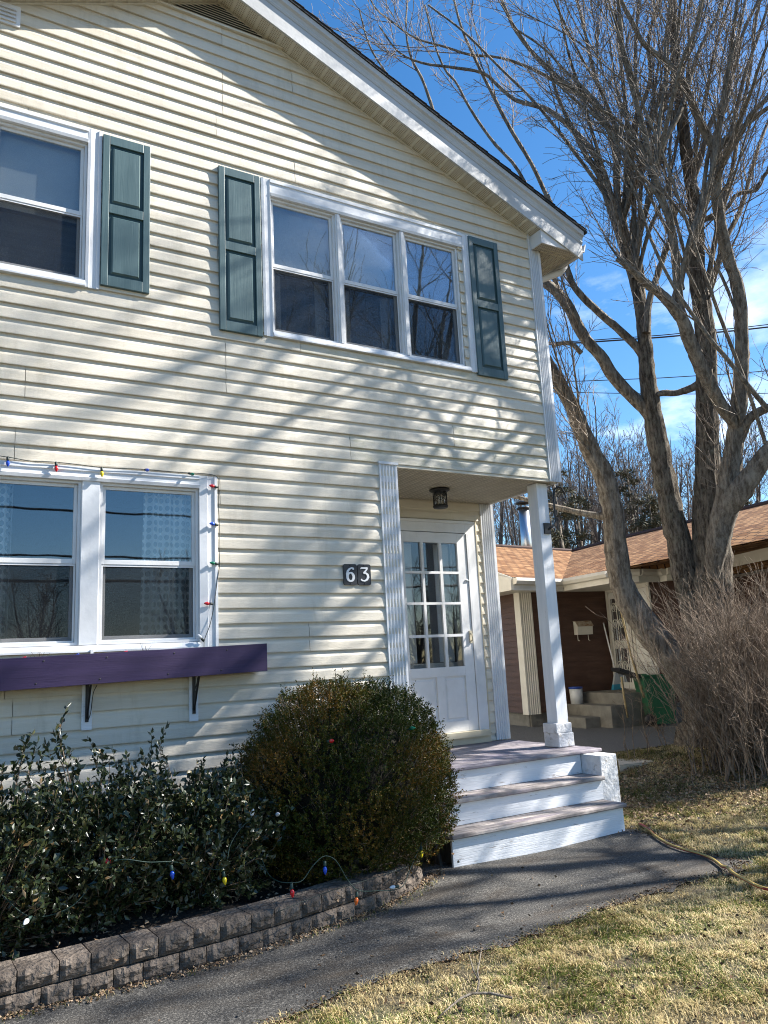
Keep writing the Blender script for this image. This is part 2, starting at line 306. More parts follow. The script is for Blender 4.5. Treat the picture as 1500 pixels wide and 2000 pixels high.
# ------------------------------------------------------------------ ground and paving
def sstep(a, b, x): t = np.clip((x-a)/(b-a), 0, 1); return t*t*(3-2*t)
def gz(x, y):
    x = np.asarray(x, float); y = np.asarray(y, float)
    z = -3.225+0.265*sstep(5.6, 8.8, x)*sstep(-6, 1.0, y)
    z = z+0.05*sstep(-2.1, -3.2, y)
    z = z+.012*np.sin(x*3.1+1)*np.sin(y*2.7)*sstep(6, 5, np.abs(x-3))
    # bank of rough turf round the foot of the tree
    z = z+.07*np.exp(-((x-7.6)**2+(y-.9)**2)/.8)
    return z
gx = np.concatenate([[-400,-150,-60,-25,-12,-6], np.arange(-3, 13.01, .12), [14,16,20,28,45,80,160,400]])
gy = np.concatenate([[-400,-150,-60,-30,-15,-9], np.arange(-6.5, 7.01, .12), [8,10,14,20,30,50,90,170,400]])
GX, GY = np.meshgrid(gx, gy); GZ = gz(GX, GY)
V = np.stack([GX, GY, GZ], -1).reshape(-1, 3); nx = len(gx); ny = len(gy)
ii, jj = np.meshgrid(np.arange(nx-1), np.arange(ny-1)); b0 = (jj*nx+ii).ravel()
gr = link('ground', mesh_np('ground', V, np.stack([b0, b0+1, b0+1+nx, b0+nx], -1), True), m_ground); tag(gr, kind='structure')

def inpoly(poly, X, Y):
    poly = np.array(poly); n = len(poly); c = np.zeros(X.shape, bool)
    for i in range(n):
        x0, y0 = poly[i]; x1, y1 = poly[(i+1) % n]
        if y0 == y1: continue
        t = ((y0 > Y) != (y1 > Y)) & (X < (x1-x0)*(Y-y0)/(y1-y0)+x0); c ^= t
    return c
def drape(name, poly, m, h, kind='structure', jitter=0.0, step=.1):
    """A draped sheet: triangulated polygon with its border densified, following the ground height."""
    import bmesh
    P = []
    n = len(poly)
    for i in range(n):
        a = np.array(poly[i], float); b = np.array(poly[(i+1) % n], float); k = max(1, int(np.linalg.norm(b-a)/step))
        for t in range(k):
            q = a+(b-a)*t/k
            if jitter: q = q+RNG.normal(0, jitter, 2)
            P.append(q)
    P = np.array(P)
    xs = np.arange(P[:, 0].min(), P[:, 0].max(), .24); ys = np.arange(P[:, 1].min(), P[:, 1].max(), .24)
    X, Y = np.meshgrid(xs, ys); X = X.ravel(); Y = Y.ravel(); k = inpoly(P, X, Y); X = X[k]; Y = Y[k]
    d = np.min(np.hypot(X[:, None]-P[None, :, 0], Y[:, None]-P[None, :, 1]), axis=1); X = X[d > .1]; Y = Y[d > .1]
    from mathutils.geometry import delaunay_2d_cdt
    vs = [Vector(p) for p in P]+[Vector((a, b)) for a, b in zip(X, Y)]
    ov, oe, of, *_ = delaunay_2d_cdt(vs, [], [list(range(len(P)))], 1, 1e-5)
    A = np.array([[v.x, v.y] for v in ov]); Z = gz(A[:, 0], A[:, 1])+h
    me = bpy.data.meshes.new(name); me.from_pydata([(a, b, c) for (a, b), c in zip(A, Z)], [], [tuple(f) for f in of])
    me.polygons.foreach_set('use_smooth', np.ones(len(me.polygons), bool)); me.update()
    o = link(name, me, m); tag(o, kind=kind); return o
path_poly = [(-3,-2.6),(-3,-1.3),(3.2,-.6),(3.4,-.5),(5.15,-.45),(5.22,-.72),(5.22,-.95),(5.12,-1.25),(5.02,-1.5),(5.04,-1.72),(5.12,-1.88),(5.0,-2.06),(4.7,-2.0),(4.2,-2.04),(3.7,-2.0),(3.2,-2.06),(2.7,-2.13),(2.2,-2.10),(1.7,-2.16),(1.3,-2.27),(.9,-2.30),(0,-2.4)]
drape('path', path_poly, m_asphalt, .012, jitter=.024)
drive_poly = [(5.6,9.5),(5.65,3.6),(6.6,2.75),(7.25,2.05),(7.9,1.72),(8.5,1.5),(9.5,.2),(10.3,-2),(10.8,-8),(14.5,-8),(13.5,9.5)]
drape('driveway', drive_poly, m_asphalt2, .012, jitter=.02, step=.2)
sl = MB(); sp_ = [np.array(at(u, v, 2, -3.015)) for u, v in ((1210,1496),(1276,1489),(1262,1480),(1206,1484))]
sl.prism(sp_, (0,0,-.12), (0,0,.012))
sl.build('paving_slab', noisy('pale_paver', [(.50,.45,.36),(.62,.56,.46)], scale=12, rough=.9, bump=.4)); tag(bpy.data.objects['paving_slab'], 'pale concrete paving slab at driveway edge behind the white steps', 'paving slab')

# ------------------------------------------------------------------ the house
H = empty('house', (1.93, 4.0, -3.2), 'two storey cream clapboard house with green shutters, white trim and recessed front door', 'house')
CW = 0.1143; XL, XR = -1.57, 5.43; AX, AZ = 1.928, 4.076; SR, SL = 0.4137, 0.44
def rake(x): return AZ-SR*(x-AX) if x > AX else AZ-SL*(AX-x)
def rake_x(z):  # x interval of wall at height z
    return max(XL, AX-(AZ-z)/SL), min(XR, AX+(AZ-z)/SR)
OPEN = {'UW': (2.335,4.365,1.045,2.33), 'LUW': (-.47,.875,1.19,2.34), 'LW': (.14,1.775,-1.505,-.33)}
RECX = 3.51
PROF = [(0,.003),(0.0002,.0185),(.006,.0195),(.066,.0150),(.075,.0125),(.084,.0075),(.094,.0030),(CW,.0015)]
def plank_piece(x0a, x1a, k, zlo, zhi, y0=0.0, xf=None, parent=H, m=m_siding, name='siding_plank'):
    """one vinyl board, profile clipped to zlo..zhi; xf(z) may limit its ends along the rake"""
    zb = k*CW; pr = []
    def out(t): 
        for (a, oa), (b, ob) in zip(PROF, PROF[1:]):
            if a <= t <= b: return oa+(ob-oa)*(t-a)/(b-a+1e-9)
        return .003
    ts = sorted(set([max(0, zlo-zb), min(CW, zhi-zb)]+[t for t, _ in PROF if zlo-zb < t < zhi-zb]))
    for t in ts: pr.append((zb+t, out(t) if t > 0 else .0185))
    if zlo <= zb+1e-6: pr.insert(0, (zb, .001))
    v = []
    for z, o in pr:
        xa, xb = x0a, x1a
        if xf: lo, hi = xf(z); xa = max(xa, lo); xb = min(xb, hi)
        if xb <= xa: xb = xa+.001
        v += [(xa, y0-o, z), (xb, y0-o, z)]
    n = len(pr); f = [(2*i, 2*i+1, 2*i+3, 2*i+2) for i in range(n-1)]
    f += [tuple(2*i for i in range(n))[::-1]] + [tuple(2*i+1 for i in range(n))]
    return MB().add(v, f).build(name, m, parent)
rs = random.Random(3)
for k in range(-28, 36):
    zb, zt = k*CW, (k+1)*CW
    if zb > AZ-.03: break
    lo, hi = rake_x(zb)
    def blocked(x, z0, z1):
        """free z-intervals of this course at x"""
        iv = [(z0, z1)]
        rects = list(OPEN.values())
        for (a, b, c, d) in rects:
            if a < x < b:
                nv = []
                for (p, q) in iv:
                    if d <= p or c >= q: nv.append((p, q)); continue
                    if p < c: nv.append((p, c))
                    if q > d: nv.append((d, q))
                iv = nv
        return iv
    xr_end = RECX-.02 if zb < -1e-6 else XR-.10
    brk = {lo, min(hi, xr_end)}
    for (a, b, c, d) in OPEN.values():
        if zt > c and zb < d: brk |= {a, b}
    step = 3.66; off = rs.choice([-2.9, -1.7, -.6, .45, .5, 2.62-3.66, 1.9-3.66]) if (k % 2 == 0 or k == -28) else off
    s0 = off
    seams = []
    while s0 < XR:
        if s0 > lo+.5: seams.append(s0)
        s0 += step
    brk |= set(seams)
    xe = min(hi, xr_end); br = sorted(x for x in brk if lo-1e-6 <= x <= xe+1e-6)
    # gable vent triangle handled by vent sitting proud of the boards
    for xa, xb in zip(br, br[1:]):
        if xb-xa < .02: continue
        for (p, q) in blocked((xa+xb)/2, zb, zt):
            if q-p < .012: continue
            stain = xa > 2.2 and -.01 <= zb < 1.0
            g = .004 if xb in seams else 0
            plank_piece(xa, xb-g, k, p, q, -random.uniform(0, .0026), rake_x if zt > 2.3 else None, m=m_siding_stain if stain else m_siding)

# wall core with real openings, right-hand and rear walls
def wallrect(mb, x0, x1, z0, z1, y0, y1, holes):
    xs = sorted({x0, x1}|{h[0] for h in holes}|{h[1] for h in holes}); zs = sorted({z0, z1}|{h[2] for h in holes}|{h[3] for h in holes})
    for a, b in zip(xs, xs[1:]):
        for c, d in zip(zs, zs[1:]):
            if a < x0-1e-6 or b > x1+1e-6: continue
            mx_, mz = (a+b)/2, (c+d)/2
            if any(h[0] < mx_ < h[1] and h[2] < mz < h[3] for h in holes): continue
            mb.box(a, b, y0, y1, c, d)
w = MB()
wallrect(w, XL, XR, 0.0, 2.60, .002, .12, [OPEN['UW'], OPEN['LUW']])
wallrect(w, XL, RECX, -3.1, 0.0, .002, .12, [OPEN['LW']])
w.prism([(XL, 0, 2.60), (XR, 0, 2.60), (XR, 0, rake(XR)), (AX, 0, AZ), (XL, 0, rake(XL))], (0,.002,0), (0,.12,0))
w.box(RECX-.1, RECX, .12, 1.15, -3.1, 0)                                # recess left return
wallrect(w, RECX, XR, -2.62, 0.02, 1.135, 1.25, [(3.99,5.14,-2.50,-.30)])
w.box(XR-.12, XR, .122, 8.0, 0.02, 2.6); w.box(XR-.12, XR, 1.252, 8.0, -3.1, 0.018)
w.box(XL, XL+.12, .122, 8.0, -3.1, 2.6); w.box(XL+.122, XR-.122, 7.9, 8.0, -3.1, 2.6)
w.prism([(XL, 8, 2.602), (XR, 8, 2.602), (XR, 8, rake(XR)), (AX, 8, AZ), (XL, 8, rake(XL))], (0,-.1,0), (0,0,0))
w.box(XL+.13, XR-.13, .13, 7.88, -.02, .02)                              # storey floor
w.build('wall', m_siding, H)
fd = MB(); fd.box(XL+.02, RECX-.02, .02, .2, -3.5, -3.102); fd.box(XR-.14, XR-.02, 1.3, 7.9, -3.5, -3.102); fd.build('foundation', noisy('concrete', [(.2,.19,.17),(.3,.28,.25)], scale=6, rough=.9), H)
# side wall clapboards (facing the neighbour) in one mesh
sb = MB()
for k in range(-27, 22):
    zb = k*CW; y0 = .02 if k >= 0 else 1.27
    pr = [(zb, .001), (zb, .0145), (zb+.07, .012), (zb+.09, .005), (zb+CW, .003)]
    n = len(sb.v); vv = []
    for z, o in pr: vv += [(XR+o, y0, z), (XR+o, 8, z)]
    sb.add(vv, [(2*i, 2*i+1, 2*i+3, 2*i+2) for i in range(4)])
o = sb.build('side_siding', m_siding, H); o['kind'] = 'stuff'

def fluted(x0, x1, y, z0, z1, name, m=m_white_trim, parent=H, proud=.028, cap=True, nfl=5):
    """fluted pilaster: a face with nfl shallow grooves"""
    mb = MB(); W = x1-x0; e = .014; fw = (W-2*e)/nfl; pr = [(x0, y), (x0, y-proud)]
    for i in range(nfl):
        a = x0+e+i*fw
        pr += [(a, y-proud), (a+fw*.22, y-proud+.011), (a+fw*.62, y-proud+.011), (a+fw*.84, y-proud)]
    pr += [(x1, y-proud), (x1, y)]
    poly = [(p[0], p[1], 0) for p in pr]
    mb.prism(poly[::-1], (0,0,z0), (0,0,z1))
    if cap: mb.box(x0-.008, x1+.008, y-proud-.008, y, z1, z1+.022)
    return mb.build(name, m, parent)
fluted(3.33, 3.512, -.0, -2.583, -.012, 'pilaster')
fluted(5.300, 5.438, -.0, -.024, 2.70, 'corner_board', cap=False, nfl=5)
MB().box(5.4385, 5.455, -.026, .09, -.024, 2.49).build('corner_return', m_white_trim, H)
fluted(5.268, 5.436, 1.132, -2.582, -.03, 'pilaster', cap=False)
MB().box(5.4365, 5.452, 1.106, 1.26, -2.582, -.004).build('corner_return', m_white_trim, H)

# recess: planks over and beside the door
for k in range(-23, 0):
    zb = k*CW; zt = zb+CW
    if zb >= -.25: plank_piece(RECX+.002, 5.268, k, max(zb, -.235), zt-(.01 if k == -1 else 0), 1.134)
    else:
        plank_piece(5.172, 5.268, k, max(zb, -2.583), min(zt, 9), 1.134)
        if zt > -.235: plank_piece(RECX+.002, 5.172, k, -.235, zt, 1.134)
        plank_piece(RECX+.002, 3.97, k, max(zb, -2.583), min(zt, -.2351), 1.134)

# porch soffit: grooved, perforated panels
def soffit(name, x0, x1, y0, y1, z, along='y', pitch=.098, parent=H):
    g = MB(); hl = MB()
    a0, a1 = (x0, x1) if along == 'y' else (y0, y1)
    n = max(1, round((a1-a0)/pitch)); p = (a1-a0)/n
    for i in range(n):
        a = a0+i*p
        for (s, e, dz) in ((0, .55, 0), (.55, .62, .008), (.62, .93, 0.0), (.93, 1, .008)):
            A, B = a+s*p, a+e*p
            if along == 'y': g.box(A, B, y0, y1, z+dz, z+.02)
            else: g.box(x0, x1, A, B, z+dz, z+.02)
        b0, b1 = (y0, y1) if along == 'y' else (x0, x1); t = b0+.01
        while t < b1-.01:
            for row in (.06, .30, .66):
                A, B = a+row*p, a+(row+.19)*p
                if along == 'y': hl.add([(A,t,z-.0012),(B,t,z-.0012),(B,t+.008,z-.0012),(A,t+.008,z-.0012)], [(0,3,2,1)])
                else: hl.add([(t,A,z-.0012),(t+.008,A,z-.0012),(t+.008,B,z-.0012),(t,B,z-.0012)], [(0,3,2,1)])
            t += .0185
    o = g.build(name, m_soffit, parent); q = hl.build('perforations', m_hole, o); q['kind'] = 'stuff'; return o
soffit('porch_soffit', RECX+.004, 5.40, .015, 1.128, -.022)
MB().box(5.401, 5.43, .03, 1.10, -.03, .0).build('soffit_trim', m_white, H)
MB().box(RECX+.003, 5.40, -.012, .014, -.026, -.002).build('soffit_trim', m_soffit, H)

# gable soffit panels (each rib-edged panel a piece), fascia, roof
OV = .19
def on_rake(x, side): return AZ-SR*(x-AX) if side > 0 else AZ-SL*(AX-x)
for side in (1, -1):
    x = 0.0; W = .108; lim = 3.52 if side > 0 else 3.45; n = int(lim/W)
    for i in range(n):
        xa = AX+side*(i*W); xb = AX+side*((i+1)*W); 
        mb = MB(); hb = MB()
        za, zb = on_rake(xa, side), on_rake(xb, side)
        for (s, e, dz) in ((.0, .16, -.006), (.16, 1.0, 0.0)):
            A, B = xa+(xb-xa)*s, xa+(xb-xa)*e; zA, zB = za+(zb-za)*s, za+(zb-za)*e
            P4 = [(A, 0, zA+dz), (B, 0, zB+dz), (B, 0, zB+.016), (A, 0, zA+.016)]
            mb.prism(P4 if side < 0 else P4[::-1], (0,-OV,0), (0,-.004,0))
        pn = mb.build('soffit_panel', m_soffit, H)
        if side > 0:
            for r_ in range(9):
                for c_ in range(5):
                    s = .24+c_*.155; yy = -OV+.018+r_*.019
                    X = xa+(xb-xa)*s; Z = za+(zb-za)*s-.0014; d = .0068
                    hb.add([(X, yy-d, Z), (X+d, yy, Z-d*SR), (X, yy+d, Z), (X-d, yy, Z+d*SR)], [(0,1,2,3)])
            q = hb.build('perforations', mat('soffit_dots', (.36,.32,.25), .8) if i == 0 else bpy.data.materials['soffit_dots'], pn); q['kind'] = 'stuff'
def rake_board(name, y0, y1, zlo, zhi, m, x1=5.90, prof=None):
    mb = MB()
    for side in (1, -1):
        xe = x1 if side > 0 else AX-(x1-AX)
        P4 = [(AX, 0, AZ+zlo), (xe, 0, on_rake(xe, side)+zlo), (xe, 0, on_rake(xe, side)+zhi), (AX, 0, AZ+zhi)]
        mb.prism(P4, (0,y0,0), (0,y1,0))
    return mb.build(name, m, H)
def rake_sweep(name, prof, m, x1):
    mb = MB()
    for side in (1, -1):
        xe = x1 if side > 0 else AX-(x1-AX)
        mb.prism([(AX, y, AZ+z) for y, z in prof], (0,0,0), (xe-AX, 0, on_rake(xe, side)-AZ))
    return mb.build(name, m, H)
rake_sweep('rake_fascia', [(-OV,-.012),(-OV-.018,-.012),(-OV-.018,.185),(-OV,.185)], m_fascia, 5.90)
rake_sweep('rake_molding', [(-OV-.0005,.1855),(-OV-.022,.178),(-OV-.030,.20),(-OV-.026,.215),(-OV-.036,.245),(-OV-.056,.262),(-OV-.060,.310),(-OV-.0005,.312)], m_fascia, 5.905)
rf = MB()
for side in (1, -1):
    xe = AX+side*4.02
    P4 = [(AX, 0, AZ+.314), (xe, 0, on_rake(xe, side)+.314), (xe, 0, on_rake(xe, side)+.338), (AX, 0, AZ+.338)]
    rf.prism(P4, (0,-OV-.072,0), (0,8.25,0))
    for i in range(28):      # shingle course edges showing at the rake
        xa = AX+side*(i*.143); xb = AX+side*(i*.143+.15)
        rf.prism([(xa, 0, on_rake(xa, side)+.339), (xb, 0, on_rake(xb, side)+.346), (xb, 0, on_rake(xb, side)+.352), (xa, 0, on_rake(xa, side)+.341)], (0,-OV-.078,0), (0,8.25,0))
rf.build('roof', m_shingle, H)
MB().prism([(1.38,0,3.845),(2.475,0,3.845),(2.475,0,rake(2.475)-.004),(AX,0,AZ-.006),(1.38,0,rake(1.38)-.004)], (0,-.022,0), (0,-.003,0)).build('gable_vent_backing', mat('vent_dark', (.05,.05,.05), .8), H)
gv = H
for i in range(9):
    z = 3.858+i*.0235
    lo, hi = AX-(AZ-z)/SL+.02, AX+(AZ-z)/SR-.02
    lo = max(lo, 1.38); hi = min(hi, 2.475)
    if hi-lo < .05: break
    MB().prism([(lo,-.022,z+.016),(lo,-.040,z),(lo,-.037,z-.002),(lo,-.019,z+.013)], (0,0,0), (hi-lo,0,0)).build('vent_slat', m_beige if i == 0 else m_soffit, H)
MB().box(1.33, 2.53, -.046, -.018, 3.828, 3.846).build('vent_trim', m_soffit, H)
# trim channel under the rake soffit
jc = MB()
for side in (1, -1):
    xe = AX+side*3.4
    jc.prism([(AX, 0, AZ-.024), (xe, 0, on_rake(xe, side)-.024), (xe, 0, on_rake(xe, side)-.007), (AX, 0, AZ-.007)], (0,-.024,0), (0,-.004,0))
jc.build('rake_channel', m_soffit, H)
# eave return, eave soffit, eave fascia and gutter on the right
er = MB(); x0 = 5.335; zb_ = 2.505
er.prism([(x0,0,zb_),(5.73,0,zb_),(5.73,0,rake(5.73)+.004),(x0,0,rake(x0)-.010)], (0,-OV+.0,0), (0,-OV+.012,0))
er.prism([(x0,0,zb_),(x0+.012,0,zb_),(x0+.012,0,rake(x0)-.014),(x0,0,rake(x0)-.010)], (0,-OV+.0125,0), (0,-.030,0))
er.build('eave_return', m_white, H)
soffit('eave_soffit', 5.35, 5.86, -.174, -.032, 2.508, 'x')
soffit('eave_soffit', 5.458, 5.86, -.03, 3.0, 2.508, 'y')
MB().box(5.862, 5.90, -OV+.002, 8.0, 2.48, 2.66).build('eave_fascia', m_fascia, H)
gt = MB(); gp = [(5.905,2.66),(5.905,2.565),(5.93,2.555),(5.985,2.565),(6.01,2.66),(6.0,2.66),(5.975,2.575),(5.93,2.566),(5.915,2.575),(5.915,2.66)]
gt.prism([(x, 0, z) for x, z in gp], (0,-.16,0), (0,8.1,0)); gt.build('gutter', m_white, H)
MB().tube([(5.95,.12,2.57),(5.945,.12,2.52),(5.90,.14,2.45),(5.62,.30,2.34),(5.54,.55,2.28),(5.50,1.3,2.20),(5.495,1.62,2.15),(5.49,1.62,1.9),(5.49,1.62,-2.9)], .036, 8).build('downspout', m_white, H, True)

# dryer-vent style box near the gable
vb = MB().box(.09, .365, -.035, -.0165, 3.15, 3.325).build('wall_vent', m_white, H)
for i in range(4): MB().prism([(.12,-.036,3.175+i*.034),(.12,-.050,3.172+i*.034),(.12,-.036,3.200+i*.034)], (0,0,0), (.215,0,0)).build('louvre', m_white, vb)

# ---- windows
def frame4(mb, x0, x1, z0, z1, w, y0, y1, wb=None, wt=None):
    wb = wb or w; wt = wt or w
    mb.box(x0, x0+w, y0, y1, z0, z1); mb.box(x1-w, x1, y0, y1, z0, z1)
    mb.box(x0+w, x1-w, y0, y1, z0, z0+wb); mb.box(x0+w, x1-w, y0, y1, z1-wt, z1)
def sash_unit(x0, x1, z0, z1, par, zm, screen=True, gm=None):
    """double-hung unit: outer frame, upper sash, lower sash, panes, meeting rail"""
    f = MB(); frame4(f, x0, x1, z0, z1, .018, -.004, .09); f.build('window_frame', m_white, par)
    u = MB(); frame4(u, x0+.019, x1-.019, zm-.01, z1-.019, .024, .020, .045, wb=.034); us = u.build('upper_sash', m_white, par, bevel=.002)
    MB().box(x0+.0435, x1-.0435, .030, .034, zm+.0245, z1-.0435).build('pane', gm or m_glass, us)
    l_ = MB(); frame4(l_, x0+.020, x1-.020, z0+.019, zm+.012, .034, .046, .07, wb=.04, wt=.03); ls = l_.build('lower_sash', m_white, par, bevel=.002)
    MB().box(x0+.0545, x1-.0545, .055, .059, z0+.0595, zm-.0185).build('pane', gm or m_glass_lo, ls)
    if screen:
        s_ = MB(); frame4(s_, x0+.021, x1-.021, z0+.020, zm-.012, .012, .024, .034); sc = s_.build('screen_frame', m_white, par)
        MB().box(x0+.0335, x1-.0335, .028, .029, z0+.0325, zm-.0245).build('screen', m_screen, sc)
def casing(name, x0, x1, z0, z1, w, wt, wb, par):
    """stepped J-channel casing, mitre-like"""
    for (a, b, c, d, nm) in ((x0, x0+w, z0, z1, 'side_casing'), (x1-w, x1, z0, z1, 'side_casing'), (x0+w, x1-w, z1-wt, z1, 'head_casing'), (x0+w, x1-w, z0, z0+wb, 'sill')):
        mb = MB()
        if nm == 'side_casing':
            inner = a > (x0+x1)/2
            if inner: pr = [(b,.0),(b,-.030),(b-.022,-.034),(b-.026,-.024),(b-.075,-.026),(b-.08,-.034),(a,-.030),(a,.02)]
            else: pr = [(a,.0),(a,-.030),(a+.022,-.034),(a+.026,-.024),(a+.075,-.026),(a+.08,-.034),(b,-.030),(b,.02)]
            mb.prism([(p, q, 0) for p, q in pr], (0,0,c), (0,0,d))
        elif nm == 'head_casing':
            pr = [(.0,d),(-.036,d),(-.038,d-.03),(-.028,d-.036),(-.030,c+.03),(-.040,c+.024),(-.034,c),(.02,c)]
            mb.prism([(0, p, q) for p, q in pr], (a,0,0), (b,0,0))
        else:
            pr = [(.02,d),(-.030,d-.004),(-.046,c+.012),(-.046,c),(.0,c)]
            mb.prism([(0, p, q) for p, q in pr], (a,0,0), (b,0,0))
        mb.build(nm, m_white_trim, par)
def room(x0, x1, z0, z1, depth=1.6):
    mb = MB(); y0 = .125
    mb.box(x0-.5, x1+.5, y0+depth, y0+depth+.05, z0-.6, z1+.3); mb.box(x0-.55, x0-.5, y0, y0+depth, z0-.6, z1+.3); mb.box(x1+.5, x1+.55, y0, y0+depth, z0-.6, z1+.3)
    mb.box(x0-.5, x1+.5, y0, y0+depth, z1+.3, z1+.35); mb.build('room_lining', m_room, H)
    MB().box(x0-.5, x1+.5, y0, y0+depth, z0-.65, z0-.6).build('room_floor', m_roomlo, H)
# upper triple window
W1 = empty('triple_window', (3.39,0,1.0)); W1.parent = H; W1.location = Vector((3.39,0,1.0))-H.location
casing('uw', 2.288, 4.498, 1.0, 2.462, .083, .155, .05, W1)
us = [(2.372,3.000),(3.053,3.680),(3.735,4.362)]
for a, b in us: sash_unit(a, b, 1.052, 2.305, W1, 1.675, True, m_glass_up)
for a, b in ((3.001,3.052),(3.681,3.734)):
    mm_ = MB(); mm_.box(a, b, -.022, .09, 1.052, 2.304); mm_.box(a+.013, b-.013, -.030, -.0222, 1.052, 2.304); mm_.build('mullion', m_white, W1)
for (a, b) in us:
    MB().box(a+.01, b-.01, .092, .097, 1.66, 2.30).build('window_shade', m_blind, W1)
    MB().box(a+.04, a+.14, .135, .14, 1.05, 1.66).build('side_curtain', m_curtain_plain, W1); MB().box(a+.01, b-.01, .150, .155, 1.05, 1.66).build('lower_blind', m_lowblind, W1); MB().box(b-.16, b-.05, .135, .14, 1.05, 1.66).build('side_curtain', m_curtain_plain, W1)
room(2.37, 4.36, 1.05, 2.30)
# upper left window (right-hand half in the picture)
W2 = empty('double_window', (.2,0,1.13)); W2.parent = H; W2.location = Vector((.2,0,1.13))-H.location
casing('luw', -.57, .976, 1.135, 2.462, .102, .125, .055, W2)
for a, b in ((-.467,.180),(.225,.872)):
    sash_unit(a, b, 1.192, 2.335, W2, 1.745, True, m_glass_up); MB().box(a+.01, b-.01, .092, .097, 1.70, 2.33).build('window_shade', m_blind, W2); MB().box(a+.01, b-.01, .150, .155, 1.19, 1.70).build('lower_blind', m_lowblind, W2)
MB().box(.181, .224, -.02, .09, 1.192, 2.334).build('mullion', m_white, W2)
room(-.46, .87, 1.19, 2.33)
# lower window
W3 = empty('living_room_window', (.95,0,-1.5)); W3.parent = H; W3.location = Vector((.95,0,-1.5))-H.location
casing('lw', .035, 1.872, -1.548, -.245, .14, .10, .05, W3)
for a, b in ((.177,.886),(1.016,1.730)): sash_unit(a, b, -1.497, -.346, W3, -.925, True)
MB().prism([(.887,.09,0),(.887,-.012,0),(.893,-.024,0),(1.009,-.024,0),(1.015,-.012,0),(1.015,.09,0)], (0,0,-1.497), (0,0,-.346)).build('mullion', m_white_trim, W3)
room(.18, 1.73, -1.5, -.34, 2.2)
def curtain(x0, x1, z0, z1, y, taper=0.0, par=W3):
    nx_ = 40; nz_ = 8; V = []; UV = []
    for j in range(nz_+1):
        for i in range(nx_+1):
            t = i/nx_; s = j/nz_; xx = x0+(x1-x0)*t+taper*(1-s)*(1-t)
            V.append((xx, y+.022*math.sin(t*26+.4*s)+.012*math.sin(t*11+1), z0+(z1-z0)*s)); UV.append((t*(x1-x0)*1.25/.052, s*(z1-z0)/.056))
    F = [(j*(nx_+1)+i, j*(nx_+1)+i+1, (j+1)*(nx_+1)+i+1, (j+1)*(nx_+1)+i) for j in range(nz_) for i in range(nx_)]
    me = bpy.data.meshes.new('curtain'); me.from_pydata(V, [], F); uvl = me.uv_layers.new(name='UVMap')
    for lp in me.loops: uvl.data[lp.index].uv = UV[lp.vertex_index]
    me.update(); return link('curtain', me, m_dots, par)
curtain(1.36, 1.80, -1.55, -.3, .13, -.03); curtain(.10, .44, -1.55, -.3, .13, 0)
curtain(.40, .47, -1.55, -.3, .22, -.05)

# ---- shutters
def shutter(x0, x1, z0, z1, zmid):
    r = empty('shutter', ((x0+x1)/2, 0, z0)); r.parent = H; r.location = Vector(((x0+x1)/2, 0, z0))-H.location
    yf = -.046; e = .052
    pz = [(z0+.085, zmid-.038), (zmid+.038, z1-.075)]
    b = MB()
    b.box(x0, x0+e, yf, -.017, z0, z1); b.box(x1-e, x1, yf, -.017, z0, z1)
    for (a, c) in ((z0, pz[0][0]), (pz[0][1], pz[1][0]), (pz[1][1], z1)): b.box(x0+e, x1-e, yf, -.017, a, c)
    b.build('shutter_frame', m_green, r, bevel=.003)
    for (a, c) in pz:
        MB().box(x0+e, x1-e, yf+.014, -.018, a, c).build('shutter_groove', m_green_dk, r)
        g = .022; p = MB()
        p.add([(x0+e+g,yf+.0139,a+g),(x1-e-g,yf+.0139,a+g),(x1-e-g,yf+.0139,c-g),(x0+e+g,yf+.0139,c-g),
               (x0+e+g+.012,yf+.001,a+g+.012),(x1-e-g-.012,yf+.001,a+g+.012),(x1-e-g-.012,yf+.001,c-g-.012),(x0+e+g+.012,yf+.001,c-g-.012)],
              [(0,1,5,4),(1,2,6,5),(2,3,7,6),(3,0,4,7),(4,5,6,7)])
        p.build('shutter_panel', m_green, r)
    for zz in (z0+.04, zmid, z1-.04):
        for xx in (x0+.02, x1-.02): MB().lathe((xx, yf+.002, zz), [(.001,0),(.006,.001),(.005,-.004),(.001,-.005)], 8, (0,-1,0)).build('screw', m_green_dk, r)
    return r
shutter(.981, 1.343, 1.170, 2.440, 1.815)
shutter(1.905, 2.272, .978, 2.450, 1.732)
shutter(4.490, 4.856, .974, 2.452, 1.732)
shutter(-.95, -.583, 1.170, 2.440, 1.815)

# ---- door
D = empty('front_door', (4.57,1.1,-2.5)); D.parent = H; D.location = Vector((4.57,1.1,-2.5))-H.location
cs = MB(); cs.box(5.032, 5.172, 1.098, 1.134, -2.50, -.240); cs.box(5.032, 5.060, 1.080, 1.0978, -2.50, -.38); cs.box(3.97, 4.108, 1.098, 1.134, -2.50, -.240)
cs.box(4.1085, 5.0315, 1.098, 1.134, -.374, -.240); cs.box(3.98, 5.16, 1.086, 1.0975, -.272, -.244); cs.build('door_casing', m_white, D)
MB().box(5.1725, 5.186, 1.092, 1.131, -2.50, -.236).build('casing_edge', m_beige, D)
dy0, dy1 = 1.090, 1.125
xs = [4.230, 4.436, 4.466, 4.665, 4.700, 4.905]; zs = [-1.797,-1.488,-1.460,-1.151,-1.126,-.826,-.800,-.492]
d = MB(); X0, X1, Z0, Z1 = 4.112, 5.028, -2.455, -.382
d.box(X0, 4.230, dy0, dy1, Z0, Z1); d.box(4.905, X1, dy0, dy1, Z0, Z1); d.box(4.2301, 4.9049, dy0, dy1, -.492, Z1)
d.box(4.2301, 4.9049, dy0, dy1, -1.895, -1.797); d.box(4.2301, 4.9049, dy0, dy1, Z0, -2.345)
d.box(4.542, 4.636, dy0, dy1, -2.3449, -1.8951)
